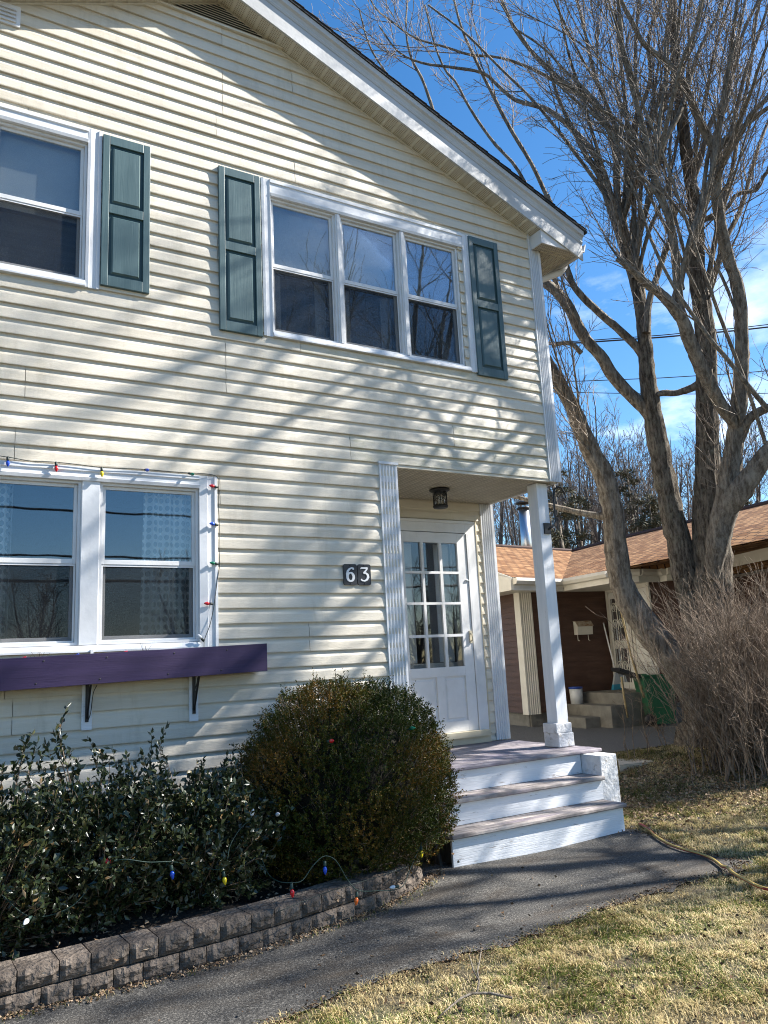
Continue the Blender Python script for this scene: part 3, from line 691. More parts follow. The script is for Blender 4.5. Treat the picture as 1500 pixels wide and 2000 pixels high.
d.build('door_slab', m_white, D, bevel=.002)
mn = MB()
for a, b in ((4.436,4.466),(4.665,4.700)): mn.box(a, b, dy0-.004, dy1-.006, -1.7969, -.4921)
for a, b in ((-1.488,-1.460),(-1.151,-1.126),(-.826,-.800)):
    for p, q in ((4.2301,4.4358),(4.4662,4.6648),(4.7002,4.9048)): mn.box(p, q, dy0-.003, dy1-.007, a, b)
mn.build('muntins', m_white, D)
for (p, q) in ((4.2305,4.4355),(4.4665,4.6645),(4.7005,4.9045)):
    for (a, b) in ((-1.7965,-1.4885),(-1.4595,-1.1515),(-1.1255,-.8265),(-.7995,-.4925)):
        MB().box(p, q, 1.108, 1.112, a, b).build('pane', m_glass2, D)
for (a, b) in ((4.2302,4.5418),(4.6362,4.9048)):
    p = MB(); p.box(a, b, 1.108, 1.12, -2.3448, -1.8952)
    p.add([(a+.02,1.1079,-2.325),(b-.02,1.1079,-2.325),(b-.02,1.1079,-1.915),(a+.02,1.1079,-1.915),(a+.035,1.099,-2.31),(b-.035,1.099,-2.31),(b-.035,1.099,-1.93),(a+.035,1.099,-1.93)], [(0,1,5,4),(1,2,6,5),(2,3,7,6),(3,0,4,7),(4,5,6,7)])
    p.build('door_panel', m_white, D)
sp = MB(); sp.box(4.05, 5.12, 1.02, 1.134, -2.515, -2.457); sp.box(4.0, 5.15, 1.05, 1.134, -2.583, -2.5155); sp.build('door_sill', m_beige, D)
MB().box(5.19, 5.20, 1.09, 1.10, -2.5, -2.49).build('sill_end', m_beige, D)
hd = MB(); hd.box(4.985, 5.012, 1.074, 1.0895, -1.56, -1.43); hd.tube([(4.998,1.075,-1.46),(4.998,1.05,-1.47),(4.998,1.045,-1.50),(4.998,1.05,-1.53),(4.998,1.075,-1.54)], .007, 6); hd.build('door_handle', m_beige, D)
lt = MB(); lt.box(4.985, 5.03, 1.078, 1.0895, -.90, -.886); lt.lathe((5.0,1.075,-.893), [(.004,0),(.012,.004),(.012,.016),(.004,.02)], 8, (0,1,0)); lt.build('latch', mat('steel', (.5,.5,.5), .35, .8), D)
# inner door, curtain and hallway behind the storm door
idr = MB(); frame4(idr, 4.06, 5.08, -2.45, -.33, .14, 1.24, 1.28); idr.box(4.2001, 4.9399, 1.24, 1.28, -2.3, -1.75); idr.build('inner_door', noisy('inner_door_paint', [(.50,.49,.47),(.58,.57,.55)], scale=2, rough=.6, bump=0), D)
MB().box(4.25, 4.45, 1.30, 1.31, -1.745, -.475).build('inner_curtain', m_curtain_plain, D); MB().box(4.74, 4.93, 1.30, 1.31, -1.745, -.475).build('inner_curtain', m_curtain_plain, D)
hb = MB(); hb.box(3.7, 5.3, 2.6, 2.65, -2.6, 0); hb.box(3.65, 3.7, 1.26, 2.6, -2.6, 0); hb.box(5.25, 5.3, 1.26, 2.6, -2.6, 0); hb.box(3.7, 5.25, 1.26, 2.6, -.05, 0); hb.build('hall_lining', m_room, H)
MB().box(3.7, 5.25, 1.26, 2.6, -2.65, -2.6).build('hall_floor', m_roomlo, H)

# ---- porch post (part of the house)
pp = empty('porch_post', (5.27,.14,-2.585)); pp.parent = H; pp.location = Vector((5.27,.14,-2.585))-H.location
MB().box(5.200, 5.337, .072, .215, -2.365, -.028).build('post_shaft', m_postpaint, pp, bevel=.003)
MB().box(5.155, 5.352, .046, .235, -2.455, -2.3652).build('post_collar', m_basepaint, pp, bevel=.007)
MB().box(5.168, 5.362, .040, .245, -2.583, -2.4555).build('post_base', m_basepaint, pp, bevel=.008)

# ------------------------------------------------------------------ steps
ST = empty('front_steps', (4.3,-.4,-3.22), 'worn white wooden porch steps with peeling purple treads and white cheek block', 'steps')
nb = 15; y = -.262; bw = (1.10+.262)/nb
for i in range(nb):
    a = y+i*bw; xr = 5.405 if a < -.03 else 5.40; xl = 3.36 if a < 0 else 3.52
    MB().box(xl, xr+random.uniform(-.004,.006), a+.0015, a+bw-.0015, -2.618, -2.585-random.uniform(0,.0025)).build('floor_board', m_floorb, ST, bevel=.004 if i else .009)
rs_ = [(-.232, -2.785, -2.6185, 3.39, 5.164), (-.47, -2.98, -2.8185, 3.39, 5.166), (-.70, -3.235, -3.0135, 3.392, 5.145)]
for y_, z0, z1, xa, xb in rs_: MB().box(xa, xb, y_, y_+.022, z0, z1).build('riser', m_paintwood, ST, bevel=.002)
for (y0, y1, z, xr) in ((-.502, -.2325, -2.785, 5.178), (-.732, -.4705, -2.980, 5.166)):
    hy = (y0+y1)/2
    MB().box(3.375, xr, y0, hy-.001, z-.033, z).build('tread_board', m_tread, ST, bevel=.009)
    MB().box(3.375, xr-.006, hy+.001, y1, z-.033, z-.001).build('tread_board', m_tread, ST, bevel=.004)
MB().box(5.169, 5.372, -.466, -.225, -3.23, -2.619).build('cheek_block', m_basepaint, ST, bevel=.006)
MB().box(5.372, 5.39, -.2, 1.1, -3.15, -2.62).build('skirt', m_basepaint, ST)
st = MB()
for (a, b) in ((-.70,-2.99),(-.47,-2.80)): pass
st.prism([(3.43,-.66,-3.22),(3.43,-.66,-3.02),(3.43,-.45,-2.83),(3.43,-.21,-2.63),(3.43,.3,-2.63),(3.43,.3,-3.22)], (0,0,0), (.04,0,0)); st.build('stringer', m_rotwood, ST)
for i, (x, t) in enumerate(((3.36,.05),(3.33,-.03),(3.38,.02))):
    MB().obox((x+.0, -.52+i*.16, -3.10), (.012,0,0), (0,.045,t*.6), (0,t,.14)).build('loose_board', m_rotwood, ST)

# ------------------------------------------------------------------ retaining wall of blocks
RW = empty('retaining_wall', (1.5,-1.4,-3.22), 'low garden wall of two courses of brown split-face concrete blocks beside the path', 'garden wall')
wp = np.array([(-2.0,-1.50),(-.8,-1.47),(0,-1.45),(.4,-1.435),(.9,-1.405),(1.4,-1.375),(1.8,-1.325),(2.2,-1.235),(2.5,-1.15),(2.75,-1.04),(2.93,-.93),(3.05,-.80),(3.10,-.66),(3.10,-.50),(3.04,-.36)])
seg = np.r_[0, np.cumsum(np.hypot(*np.diff(wp, axis=0).T))]
def wpt(s): return np.array([np.interp(s, seg, wp[:, 0]), np.interp(s, seg, wp[:, 1])])
BH = .094
def block_mesh(wd, seed):
    """rough split-face front (4x3 cells) facing -y, origin at front-bottom centre"""
    r = np.random.default_rng(seed); nx_, nz_ = 6, 4; V = []; 
    for j in range(nz_+1):
        for i in range(nx_+1):
            e = (i in (0, nx_)) or (j in (0, nz_)); V.append((-wd/2+wd*i/nx_, (r.uniform(0,.004) if e else -.004-r.uniform(0,.017)), .002+(BH-.004)*j/nz_))
    F = [(j*(nx_+1)+i, j*(nx_+1)+i+1, (j+1)*(nx_+1)+i+1, (j+1)*(nx_+1)+i) for j in range(nz_) for i in range(nx_)]
    n = len(V); bw_ = wd*.488
    V += [(-bw_,.19,.002),(bw_,.19,.002),(bw_,.19,BH-.002),(-bw_,.19,BH-.002)]
    top = [nz_*(nx_+1)+i for i in range(nx_+1)]; F.append(tuple(top+[n+2, n+3])[::1]); F.append((nx_, n+1, n+2, nz_*(nx_+1)+nx_)+tuple() if False else tuple([(j*(nx_+1)+nx_) for j in range(nz_, -1, -1)]+[n+1, n+2])[::-1])
    F.append(tuple([j*(nx_+1) for j in range(nz_+1)]+[n+3, n])[::-1]); F.append((n, n+3, n+2, n+1))
    me = bpy.data.meshes.new('block'); me.from_pydata(V, [], F); me.materials.append(m_block); me.update(); return me
BM = {w_: [block_mesh(w_-.004, 10*i+int(w_*1000)) for i in range(5)] for w_ in (.185, .145)}
for course in (0, 1):
    s = .05 if course == 0 else .13; q = 0
    while s < seg[-1]-.06:
        w_ = (.185 if q % 2 == 0 else .145); a = wpt(s); b = wpt(s+w_); 
        t = (b-a)/np.linalg.norm(b-a); c = (a+b)/2; nrm = np.array([-t[1], t[0]])
        if course == 1: c = c+nrm*.008
        ob = bpy.data.objects.new('block', random.choice(BM[w_])); COL.objects.link(ob); ob.parent = RW
        ob.location = Vector((c[0], c[1], -3.222+course*(BH+.003)))-RW.location; ob.rotation_euler = (0,0,math.atan2(t[1], t[0])+random.uniform(-.012,.012))
        s += w_; q += 1
# bed soil
bp_ = [tuple(p) for p in wp+np.array([0,.1])]+[(3.0,.03),(-2,.03)]
mbs = MB(); xs_ = np.linspace(-2, 3.03, 46)
V = []; F = []
for i, x in enumerate(xs_):
    yf = np.interp(x, wp[:11, 0], wp[:11, 1])+.13
    for j in range(7):
        yy = yf+(-.0-yf)*j/6; V.append((x, yy, -3.075+.035*math.sin(x*5+j)+RNG.normal(0,.008)))
for i in range(len(xs_)-1):
    for j in range(6): F.append((i*7+j, (i+1)*7+j, (i+1)*7+j+1, i*7+j+1))
me = bpy.data.meshes.new('garden_bed'); me.from_pydata(V, [], F); me.update(); tag(link('garden_bed', me, m_soil), kind='structure')

# ------------------------------------------------------------------ trees
def polyline(pts, n):
    """resample (x,y,z,r) polyline smoothly to n points"""
    pts = np.array(pts, float); d = np.r_[0, np.cumsum(np.linalg.norm(np.diff(pts[:, :3], axis=0), axis=1))]
    m = len(pts); tan = np.zeros_like(pts)
    for i in range(m):
        a, b = max(i-1, 0), min(i+1, m-1); tan[i] = (pts[b]-pts[a])/(d[b]-d[a]+1e-9)
    s = np.linspace(0, d[-1], n); k = np.clip(np.searchsorted(d, s, 'right')-1, 0, m-2); h = (d[k+1]-d[k])[:, None]; t = ((s-d[k])[:, None])/h
    return (2*t**3-3*t**2+1)*pts[k]+(t**3-2*t**2+t)*h*tan[k]+(-2*t**3+3*t**2)*pts[k+1]+(t**3-t**2)*h*tan[k+1]
def grow(P, R, n, length, ang, rr, npts, up, wob, t0, t1, rng, taper=.25, bias=(0,0,0), cap=.017):
    """n children on parents P (M,k,3); returns their polylines"""
    Mn, k, _ = P.shape
    plen = np.linalg.norm(np.diff(P, axis=1), axis=2).sum(1); w = plen/plen.sum()
    idx = rng.choice(Mn, n, p=w); t = rng.uniform(t0, t1, n)*(k-1); a = np.minimum(t.astype(int), k-2); f = (t-a)[:, None]
    p0 = P[idx, a]*(1-f)+P[idx, a+1]*f; T = P[idx, a+1]-P[idx, a]; T /= np.linalg.norm(T, axis=1, keepdims=True)+1e-9
    r0 = (R[idx, a]*(1-f[:, 0])+R[idx, a+1]*f[:, 0])
    rv = rng.normal(size=(n, 3)); rv -= T*(rv*T).sum(1, keepdims=True); rv /= np.linalg.norm(rv, axis=1, keepdims=True)
    an = np.radians(rng.uniform(ang[0], ang[1], n))[:, None]
    D = T*np.cos(an)+rv*np.sin(an)
    Ln = rng.uniform(length[0], length[1], n)*(1-.45*t/(k-1)); step = (Ln/(npts-1))[:, None]
    out = np.empty((n, npts, 3)); out[:, 0] = p0; B = np.array(bias)
    for i in range(1, npts):
        D = D+np.array([0, 0, up])+B+rng.normal(0, wob, (n, 3)); D /= np.linalg.norm(D, axis=1, keepdims=True)
        out[:, i] = out[:, i-1]+D*step
    rad = np.minimum(r0*rr, cap)[:, None]*np.linspace(1, taper, npts)[None]
    return out, rad
def tree_mesh_levels(name, stems, par, seed, levels, m_limb, m_tw, kind_tw='stuff'):
    """stems: list of (n,4) arrays. levels: list of dict for grow()."""
    rng = np.random.default_rng(seed)
    n = 14; SP = np.stack([polyline(s, n) for s in stems]); P, R = SP[..., :3], SP[..., 3]
    cur = (P, R); tw = []
    for i, lv in enumerate(levels):
        k = lv.pop('sides'); rmin = lv.pop('rmin'); Pn, Rn = grow(cur[0], cur[1], rng=rng, **lv); Rn = np.maximum(Rn, rmin)
        V, F = tubes_np(Pn, Rn, k)
        if lv.get('npts') and i == 0:
            link('branches', mesh_np('branches', V, F, True), m_limb, par)['kind'] = 'stuff'
        else: tw.append((V, F))
        if i == 0: cur = (Pn, Rn)
        else: cur = (Pn, Rn)
    if tw:
        V, F = merge(tw); o = link('twigs', mesh_np('twigs', V, F), m_tw, par); o['kind'] = kind_tw

def limb_from_px(px, d0, d1, grnd=None):
    """(u,v,width px) points of a limb running from depth d0 to d1 -> world polyline with radii"""
    n = len(px); out = []
    for i, (u, v, w) in enumerate(px):
        dep = d0+(d1-d0)*i/(n-1); p = atd(u, v, dep); out.append((*p, w*dep/FPX/2*.92))
    return np.array(out)
def limb_obj(name, pts, par, m, k=10, n=None, rough=.035):
    n = n or max(8, len(pts)*3); q = polyline(pts, n); r = np.random.default_rng(int(abs(pts[0][0]*1000)) % 9999)
    P = q[None, :, :3].copy(); R = q[None, :, 3].copy(); R = R*(1+r.uniform(-rough, rough, R.shape)); P[:, 1:-1] += r.normal(0, .03, P[:, 1:-1].shape)*q[None, 1:-1, 3:4]
    V, F = tubes_np(P, R, k)
    ctr = np.repeat(P[0], k, 0); rd = V-ctr; ridge = np.tile(r.normal(0, .055, k), n)+np.repeat(r.normal(0,.02,n), k)+r.normal(0, .03, n*k)
    V = ctr+rd*(1+ridge)[:, None]
    return link(name, mesh_np(name, V, F, True), m, par)

TD = 9.64
MT = empty('maple_tree', (8.35, 1.15, -3.02), 'large bare multi-stemmed maple standing between the white house and the brown house', 'tree', 'bare maples')
base = (1405, 1500)
S1 = limb_from_px([(1400,1440,95),(1370,1372,72),(1322,1300,64),(1275,1240,60),(1240,1190,54),(1213,1136,48),(1203,1067,45),(1194,985,42),(1178,925,42),(1148,868,36),(1118,795,30),(1092,748,27),(1070,708,24),(1040,660,20),(1000,600,15)], 9.6, 10.1)
S1b = limb_from_px([(1196,1012,20),(1170,1008,15),(1135,1002,13),(1100,994,12),(1060,984,10),(1015,972,9),(975,962,7),(930,940,5)], 9.8, 10.6)
S3 = limb_from_px([(1405,1500,190),(1402,1430,135),(1400,1340,112),(1395,1220,88),(1390,1130,76),(1390,1060,72),(1386,1000,60),(1383,930,46),(1382,850,42),(1381,740,40),(1378,660,37),(1372,600,34),(1362,540,30),(1362,450,26),(1352,370,24),(1340,290,22),(1330,200,20),(1318,90,17),(1312,-40,14),(1300,-200,10)], 9.65, 10.2)
S4 = limb_from_px([(1392,1130,26),(1402,1060,50),(1418,985,56),(1425,940,50),(1436,847,38),(1446,760,33),(1449,680,30),(1446,600,29),(1438,550,27),(1421,500,26),(1408,440,25),(1401,390,25),(1398,330,24),(1395,290,22),(1378,260,18),(1363,228,17),(1345,185,15),(1327,150,14),(1303,122,12),(1258,86,11),(1234,42,10),(1208,-10,8),(1180,-90,6)], 9.5, 9.0)
S4f = limb_from_px([(1395,300,20),(1419,272,14),(1446,252,12),(1480,225,10),(1530,190,8)], 9.1, 9.0)
S4b = limb_from_px([(1395,1075,24),(1415,1000,46),(1440,965,50),(1470,925,42),(1500,885,36),(1545,830,30),(1600,740,24),(1640,600,18)], 9.5, 8.9)
S4c = limb_from_px([(1440,872,20),(1462,818,20),(1490,800,18),(1520,785,16),(1580,720,12)], 9.4, 9.0)
S5 = limb_from_px([(1444,860,14),(1436,830,22),(1415,800,26),(1392,762,27),(1370,718,28),(1350,672,28),(1333,625,26),(1312,596,22),(1292,575,20),(1265,555,17),(1236,529,13),(1205,505,9)], 9.4, 8.8)
S5b = limb_from_px([(1340,640,18),(1326,590,17),(1320,520,17),(1312,447,15),(1298,400,14),(1278,344,14),(1268,300,13),(1255,245,12),(1240,190,11),(1218,105,10),(1210,30,8),(1200,-70,6)], 9.2, 8.6)
S5c = limb_from_px([(1312,600,14),(1330,540,14),(1352,480,14),(1372,420,13),(1390,340,12),(1400,260,11),(1420,150,10),(1435,40,8),(1450,-80,6)], 9.2, 8.7)
S2 = limb_from_px([(1395,1400,70),(1368,1250,58),(1342,1136,52),(1326,1060,48),(1312,1000,46),(1300,940,44),(1290,890,42),(1277,820,38),(1265,737,32),(1259,660,28),(1250,595,23),(1238,550,19),(1226,508,17),(1213,470,16),(1200,430,15),(1186,388,14),(1172,344,13),(1146,305,11),(1120,255,9),(1090,190,7),(1070,120,5)], 9.8, 10.8)
S2b = limb_from_px([(1262,725,10),(1254,695,18),(1236,670,18),(1207,643,17),(1177,617,16),(1148,590,15),(1124,564,14),(1110,535,13),(1103,500,12),(1095,450,9),(1070,380,7)], 10.28, 10.3)
S2c = limb_from_px([(1282,845,12),(1268,812,24),(1254,795,26),(1227,768,25),(1199,737,24),(1177,702,23),(1150,671,22),(1134,648,22),(1117,612,22),(1090,573,21),(1060,549,20),(1020,510,16),(970,450,12)], 10.15, 10.4)
S2d = limb_from_px([(1258,660,12),(1252,560,17),(1249,520,17),(1232,480,17),(1215,430,16),(1206,380,16),(1205,330,15),(1200,290,14),(1185,240,13),(1149,192,11),(1095,156,10),(1050,114,9),(1008,60,8),(980,0,7),(955,-70,5)], 10.3, 11.2)
S2e = limb_from_px([(1262,650,16),(1268,585,14),(1290,520,12),(1310,460,10),(1322,400,8)], 10.1, 10.4)
SX = limb_from_px([(1500,800,12),(1455,745,11),(1420,700,10),(1395,672,10),(1350,610,9),(1325,575,8),(1290,510,7),(1265,450,7),(1250,400,6),(1225,345,6)], 8.2, 8.0)
LB = limb_from_px([(1150,193,8),(1110,175,8),(1050,140,8),(977,113,6),(916,107,6),(870,92,5.5),(809,74,5),(763,40,4),(732,15,4),(705,-50,3)], 11.0, 11.6)
LC = limb_from_px([(1203,436,10),(1190,370,13),(1160,300,13),(1110,245,12),(1072,215,11),(1045,206,10),(1008,196,9),(977,172,8),(947,144,7),(885,132,6),(824,123,5),(778,101,4),(740,50,3)], 10.62, 11.4)
LD = limb_from_px([(1108,520,9),(1104,470,10),(1080,410,9),(1039,322,8),(993,245,8),(960,180,7),(930,120,6),(900,50,5),(880,-30,4)], 10.6, 11.5)
LE = limb_from_px([(1096,578,10),(1066,500,10),(1050,420,9),(1010,330,7),(962,276,7),(916,209,6),(890,160,5),(870,138,5),(850,90,4),(830,10,4)], 10.6, 11.6)
LF = limb_from_px([(1060,480,10),(985,400,9),(925,320,9),(880,270,8),(855,239,8),(838,190,7),(824,153,6),(803,113,5),(793,60,4),(796,-10,3)], 11, 12)
LG = limb_from_px([(960,380,7),(900,300,6),(850,250,5),(800,200,5),(760,150,4),(722,90,4),(702,20,3)], 11.5, 12.2)
main = [('trunk', S3, 30), ('limb', S1, 24), ('limb', S2, 26), ('limb', S4, 20), ('limb', S4b, 20), ('limb', S5, 16)]
sec = [S1b, S4f, S4c, S5b, S5c, S2b, S2c, S2d, S2e, SX, LB, LC, LD, LE, LF, LG]
rr_ = random.Random(5)
# further long rising limbs that fan out of the forks (their tops leave the picture)
forks = [((1215,440),10.2),((1240,540),10.0),((1275,344),9.0),((1312,450),9.0),((1362,450),9.9),((1350,370),9.9),((1398,350),9.2),((1447,620),9.3),((1421,500),9.3),((1372,600),9.9),((1500,885),9.2),((1330,560),9.1)]
ends = [(1100,-80),(1180,-90),(1245,-80),(1285,-60),(1350,-80),(1385,-60),(1410,-90),(1470,-60),(1510,40),(1540,150),(1500,-60),(1330,-100),(1440,80),(1560,300),(1450,-90),(1530,-70),(1490,-40),(1570,60)]
for i, (ue, ve) in enumerate(ends):
    best = sorted(forks, key=lambda f: abs((f[0][0]-ue)*.7+120)+rr_.uniform(0, 90))[0]
    (u0, v0), d0 = best; d1 = d0+rr_.uniform(-1.2, 1.4); k = 7; px = []
    for j in range(k+1):
        t = j/k; cu = math.sin(t*math.pi)*rr_.uniform(8, 26)*(1 if ue > u0 else 1)
        px.append((u0+(ue-u0)*t**1.25+cu*.8+rr_.uniform(-4, 4), v0+(ve-v0)*t+rr_.uniform(-6, 6), 12-7*t))
    sec.append(limb_from_px(px, d0, d1))
for i in range(16):
    (u0, v0), d0 = rr_.choice(forks); ue = u0+rr_.uniform(-430, 150); ve = rr_.uniform(-120, 230); d1 = d0+rr_.uniform(-1.3, 1.3); px = []; w0 = rr_.uniform(7, 10); bw2 = rr_.uniform(-30, 40)
    for j in range(8):
        t = j/7; px.append((u0+(ue-u0)*t**1.15+bw2*math.sin(t*math.pi)+rr_.uniform(-4, 4), v0+(ve-v0)*t+rr_.uniform(-6, 6), w0*(1-.62*t)))
    sec.append(limb_from_px(px, d0, d1))
# limbs of the right-hand stem that reach out over the front lawn and throw the slanting shadows on the clapboards
S6 = limb_from_px([(1462,935,34),(1540,840,32),(1600,690,28),(1640,480,24),(1668,220,20),(1690,-120,15),(1700,-420,10)], 9.45, 9.3)
sec.append(S6); Q6 = polyline(S6, 40); rq = np.random.default_rng(17)
for i in range(17):
    o_ = Q6[rq.integers(7, 38)]; d_ = np.array([rq.uniform(-.05,1.0), -rq.uniform(.7,1.1), rq.uniform(.0,1.1)]); d_ /= np.linalg.norm(d_); ln_ = rq.uniform(3.2,5.0); r0_ = rq.uniform(.020,.038); pts = []
    bend = np.array([rq.normal(0,.6), rq.normal(0,.3), rq.normal(-.2,.6)])
    for t in np.linspace(0, 1, 8): pts.append((*(o_[:3]+d_*ln_*t+bend*t*(1-t)*1.4+rq.normal(0,.03,3)*(t > 0)), r0_*(1-t)**.8+.007))
    sec.append(np.array(pts))
for nm, s, k in main: limb_obj(nm, s, MT, m_bark if nm == 'trunk' or s is S2 else m_barkpale, k, len(s)*5)
for s in sec: limb_obj('limb', s, MT, m_barkpale, 7, rough=.03)
# broken stub branch between two stems
limb_obj('limb', limb_from_px([(1388,742,16),(1370,748,19),(1346,760,16),(1318,768,14),(1292,768,14),(1268,778,12)], 9.9, 10.15), MT, m_barkpale, 8)
limb_obj('limb', limb_from_px([(1136,690,11),(1118,672,11),(1100,670,10),(1078,676,7)], 10.0, 10.0), MT, m_barkpale, 8)
tree_mesh_levels('maple', [s[int(len(s)*.35):] if len(s) > 8 else s for s in [S1, S3, S4, S4b, S5, S2]+sec], MT, 21,
    [dict(n=255, length=(.9,2.8), ang=(16,44), rr=.42, npts=9, up=.09, wob=.09, t0=.05, t1=.98, sides=5, rmin=.0055, bias=(-.006,0,0)),
     dict(n=3000, length=(.35,1.2), ang=(20,55), rr=.5, npts=6, up=.07, wob=.13, t0=.08, t1=.98, sides=3, rmin=.0035),
     dict(n=11500, length=(.12,.42), ang=(25,60), rr=.6, npts=4, up=.08, wob=.16, t0=.1, t1=1, sides=3, rmin=.0026)], m_barkpale, m_twig)

def gen_stems(base, h, nst, spread, r0, rng, fork=.22):
    st = []; b = np.array(base, float)
    for i in range(nst):
        az = 2*math.pi*(i+rng.uniform(-.3,.3))/nst; sp = spread*rng.uniform(.35, 1.0)
        top = b+np.array([math.cos(az)*sp, math.sin(az)*sp, h*rng.uniform(.8, 1)])
        p = []
        for t in np.linspace(0, 1, 8):
            e = max(0, (t-fork)/(1-fork)); xy = (e**.85)*(top[:2]-b[:2]); j = rng.normal(0, .03*h*.1, 2)*(t > .05)
            p.append((b[0]+xy[0]+j[0], b[1]+xy[1]+j[1], b[2]+(top[2]-b[2])*t, r0*(1-t)**.8*.9+r0*.06 if e > 0 else r0*(1.25-.6*t)))
        st.append(np.array(p))
    return st
# second maple standing in the front lawn just beyond the right edge of the picture
FT = empty('maple_tree', (13.0, -5.4, -3.15), 'tall bare maple in the front lawn whose branch shadows fall across the cream clapboards', 'tree', 'bare maples')
rg = np.random.default_rng(4)
fs = []
for i, (tx, ty, tz) in enumerate([(14.2,-3.3,11.5),(12.2,-3.0,9.5),(15.2,-4.1,12.5),(9.6,-3.6,6.0),(13.2,-1.2,10.5),(16.0,-2.2,11),(12.8,-4.4,12.8)]):
    B_ = np.array([13.0,-5.3,-3.2]); T_ = np.array([tx,ty,tz]); F_ = B_+[.0,.1,2.6+.35*i]; pts = []
    for t in np.linspace(0, 1, 9):
        q_ = (1-t)**2*B_+2*t*(1-t)*F_+t*t*T_ if i else B_+(T_-B_)*np.array([t**1.6,t**1.6,t]); pts.append((*(q_+rg.normal(0,.05,3)*(t > .1)), (.15 if i == 0 else .105)*(1-t)**.8+.015))
    fs.append(np.array(pts))
for i, s in enumerate(fs): limb_obj('trunk' if i == 0 else 'limb', s, FT, m_barkpale, 8, 26)
tree_mesh_levels('m2', fs, FT, 5,
    [dict(n=90, length=(1.8,4.6), ang=(45,85), rr=.55, npts=9, up=.015, wob=.08, t0=.30, t1=.98, sides=5, rmin=.012, cap=.042, bias=(0,.03,0)),
     dict(n=600, length=(.6,1.9), ang=(20,60), rr=.5, npts=6, up=.03, wob=.12, t0=.1, t1=.98, sides=3, rmin=.006),
     dict(n=2600, length=(.15,.5), ang=(25,60), rr=.6, npts=4, up=.08, wob=.16, t0=.1, t1=1, sides=3, rmin=.003)], m_barkpale, m_twig)
RT = empty('maple_tree', (8.6, -9.2, -3.2), 'bare garden maple mirrored in the upstairs window panes', 'tree', 'bare maples')
rg = np.random.default_rng(14); fs = gen_stems((8.6, -9.2, -3.2), 12, 8, 4.2, .16, rg, .2)
for i, s in enumerate(fs): limb_obj('trunk' if i == 0 else 'limb', s, RT, m_barkpale, 6, 18)
tree_mesh_levels('m3', fs, RT, 6,
    [dict(n=130, length=(1.4,3.4), ang=(20,55), rr=.5, npts=7, up=.06, wob=.09, t0=.22, t1=.98, sides=4, rmin=.009, cap=.04),
     dict(n=900, length=(.5,1.5), ang=(20,55), rr=.5, npts=5, up=.06, wob=.13, t0=.1, t1=.98, sides=3, rmin=.006)], m_barkpale, m_twig)

# far bare trees behind the brown house: three kinds, copied
far_kinds = []
for i in range(3):
    r_ = empty('bare_tree', (0,0,0)); rg = np.random.default_rng(40+i)
    ss = gen_stems((0,0,0), 10, 4+i, 2.0, .13, rg, .2)
    P_ = np.stack([polyline(s, 12) for s in ss]); V, F = tubes_np(P_[..., :3], P_[..., 3], 6); link('trunk', mesh_np('trunk', V, F, True), m_twigfar, r_)
    tw = []; cur = (P_[..., :3], P_[..., 3])
    for n_, ln, nn, rm in ((70,(1.2,3),6,.012),(420,(.5,1.4),5,.008),(1500,(.25,.7),3,.006)):
        cur = grow(cur[0], cur[1], n_, ln, (20,50), .5, nn, .09, .1, .2, .98, rg); cur = (cur[0], np.maximum(cur[1], rm)); tw.append(tubes_np(*cur, 3))
    V, F = merge(tw); link('twigs', mesh_np('twigs', V, F), m_twigfar, r_)['kind'] = 'stuff'
    far_kinds.append(r_)
def copy_tree(o, parent=None):
    c = o.copy(); COL.objects.link(c)
    if parent is not None: c.parent = parent
    for ch in list(o.children): copy_tree(ch, c)
    return c
wheres = [(968,'far bare tree rising behind the porch opening'),(1003,None),(1040,None),(1088,None),(1120,None),(1150,None),(1172,None),(1215,None),(1238,None),(1270,None),(1305,None),(1335,None),(1350,None),(1440,None),(1475,None),(1498,None)]
TL = ['bare tree seen just right of the rear porch pilaster, above the flue pipe','bare tree directly behind the metal flue pipe','bare tree half hidden by the porch post','bare tree between the porch post and the first pine','bare tree behind the first pine right of the porch post','bare tree behind the second pine left of the leaning maple stem','bare tree directly behind the leaning left maple stem','bare tree just right of the leaning left maple stem','bare tree left of the pine between the two nearest maple stems','bare tree directly behind the pine between the maple stems','bare tree just left of the second maple stem','bare tree in the gap between second maple stem and main trunk','bare tree against the left edge of the main maple trunk','bare tree right of the main maple trunk over the brown roof ridge','bare tree between the main trunk and the rightmost pine','bare tree at the right edge of the picture over the brown roof']
used = [False]*3
for i, (u, _) in enumerate(wheres):
    k = i % 3; dist = [30,34,27,38,31][i % 5]; d = ray(u, 1265); d = d[:2]/np.linalg.norm(d[:2]); p = CAM[:2]+d*dist
    o = far_kinds[k] if not used[k] else copy_tree(far_kinds[k]); used[k] = True
    o.location = (p[0], p[1], -3.1); o.rotation_euler = (0, 0, i*1.7); s = [1.0,.92,.8,1.12,.95][i % 5]; o.scale = (s*.9, s*.9, s)
    tag(o, TL[i], 'tree', 'bare trees behind the brown house')
rg = np.random.default_rng(90); parts_ = []      # the wood across the street, one mass, seen only as a reflection
for i in range(10):
    ss = gen_stems((-8+i*7+rg.uniform(-2,2), -36-rg.uniform(0,9), -3.4), 8, 4, 2.4, .14, rg, .2); P_ = np.stack([polyline(s, 10) for s in ss]); cur = (P_[..., :3], P_[..., 3]); parts_.append(tubes_np(*cur, 5))
    for n_, ln, nn, rm in ((60,(1.2,3),5,.02),(380,(.5,1.4),4,.014)): cur = grow(cur[0], cur[1], n_, ln, (20,50), .5, nn, .09, .1, .1, .98, rg, cap=.06); cur = (cur[0], np.maximum(cur[1], rm)); parts_.append(tubes_np(*cur, 3))
V, F = merge(parts_); tag(link('woods', mesh_np('woods', V, F), m_twigfar), kind='stuff')
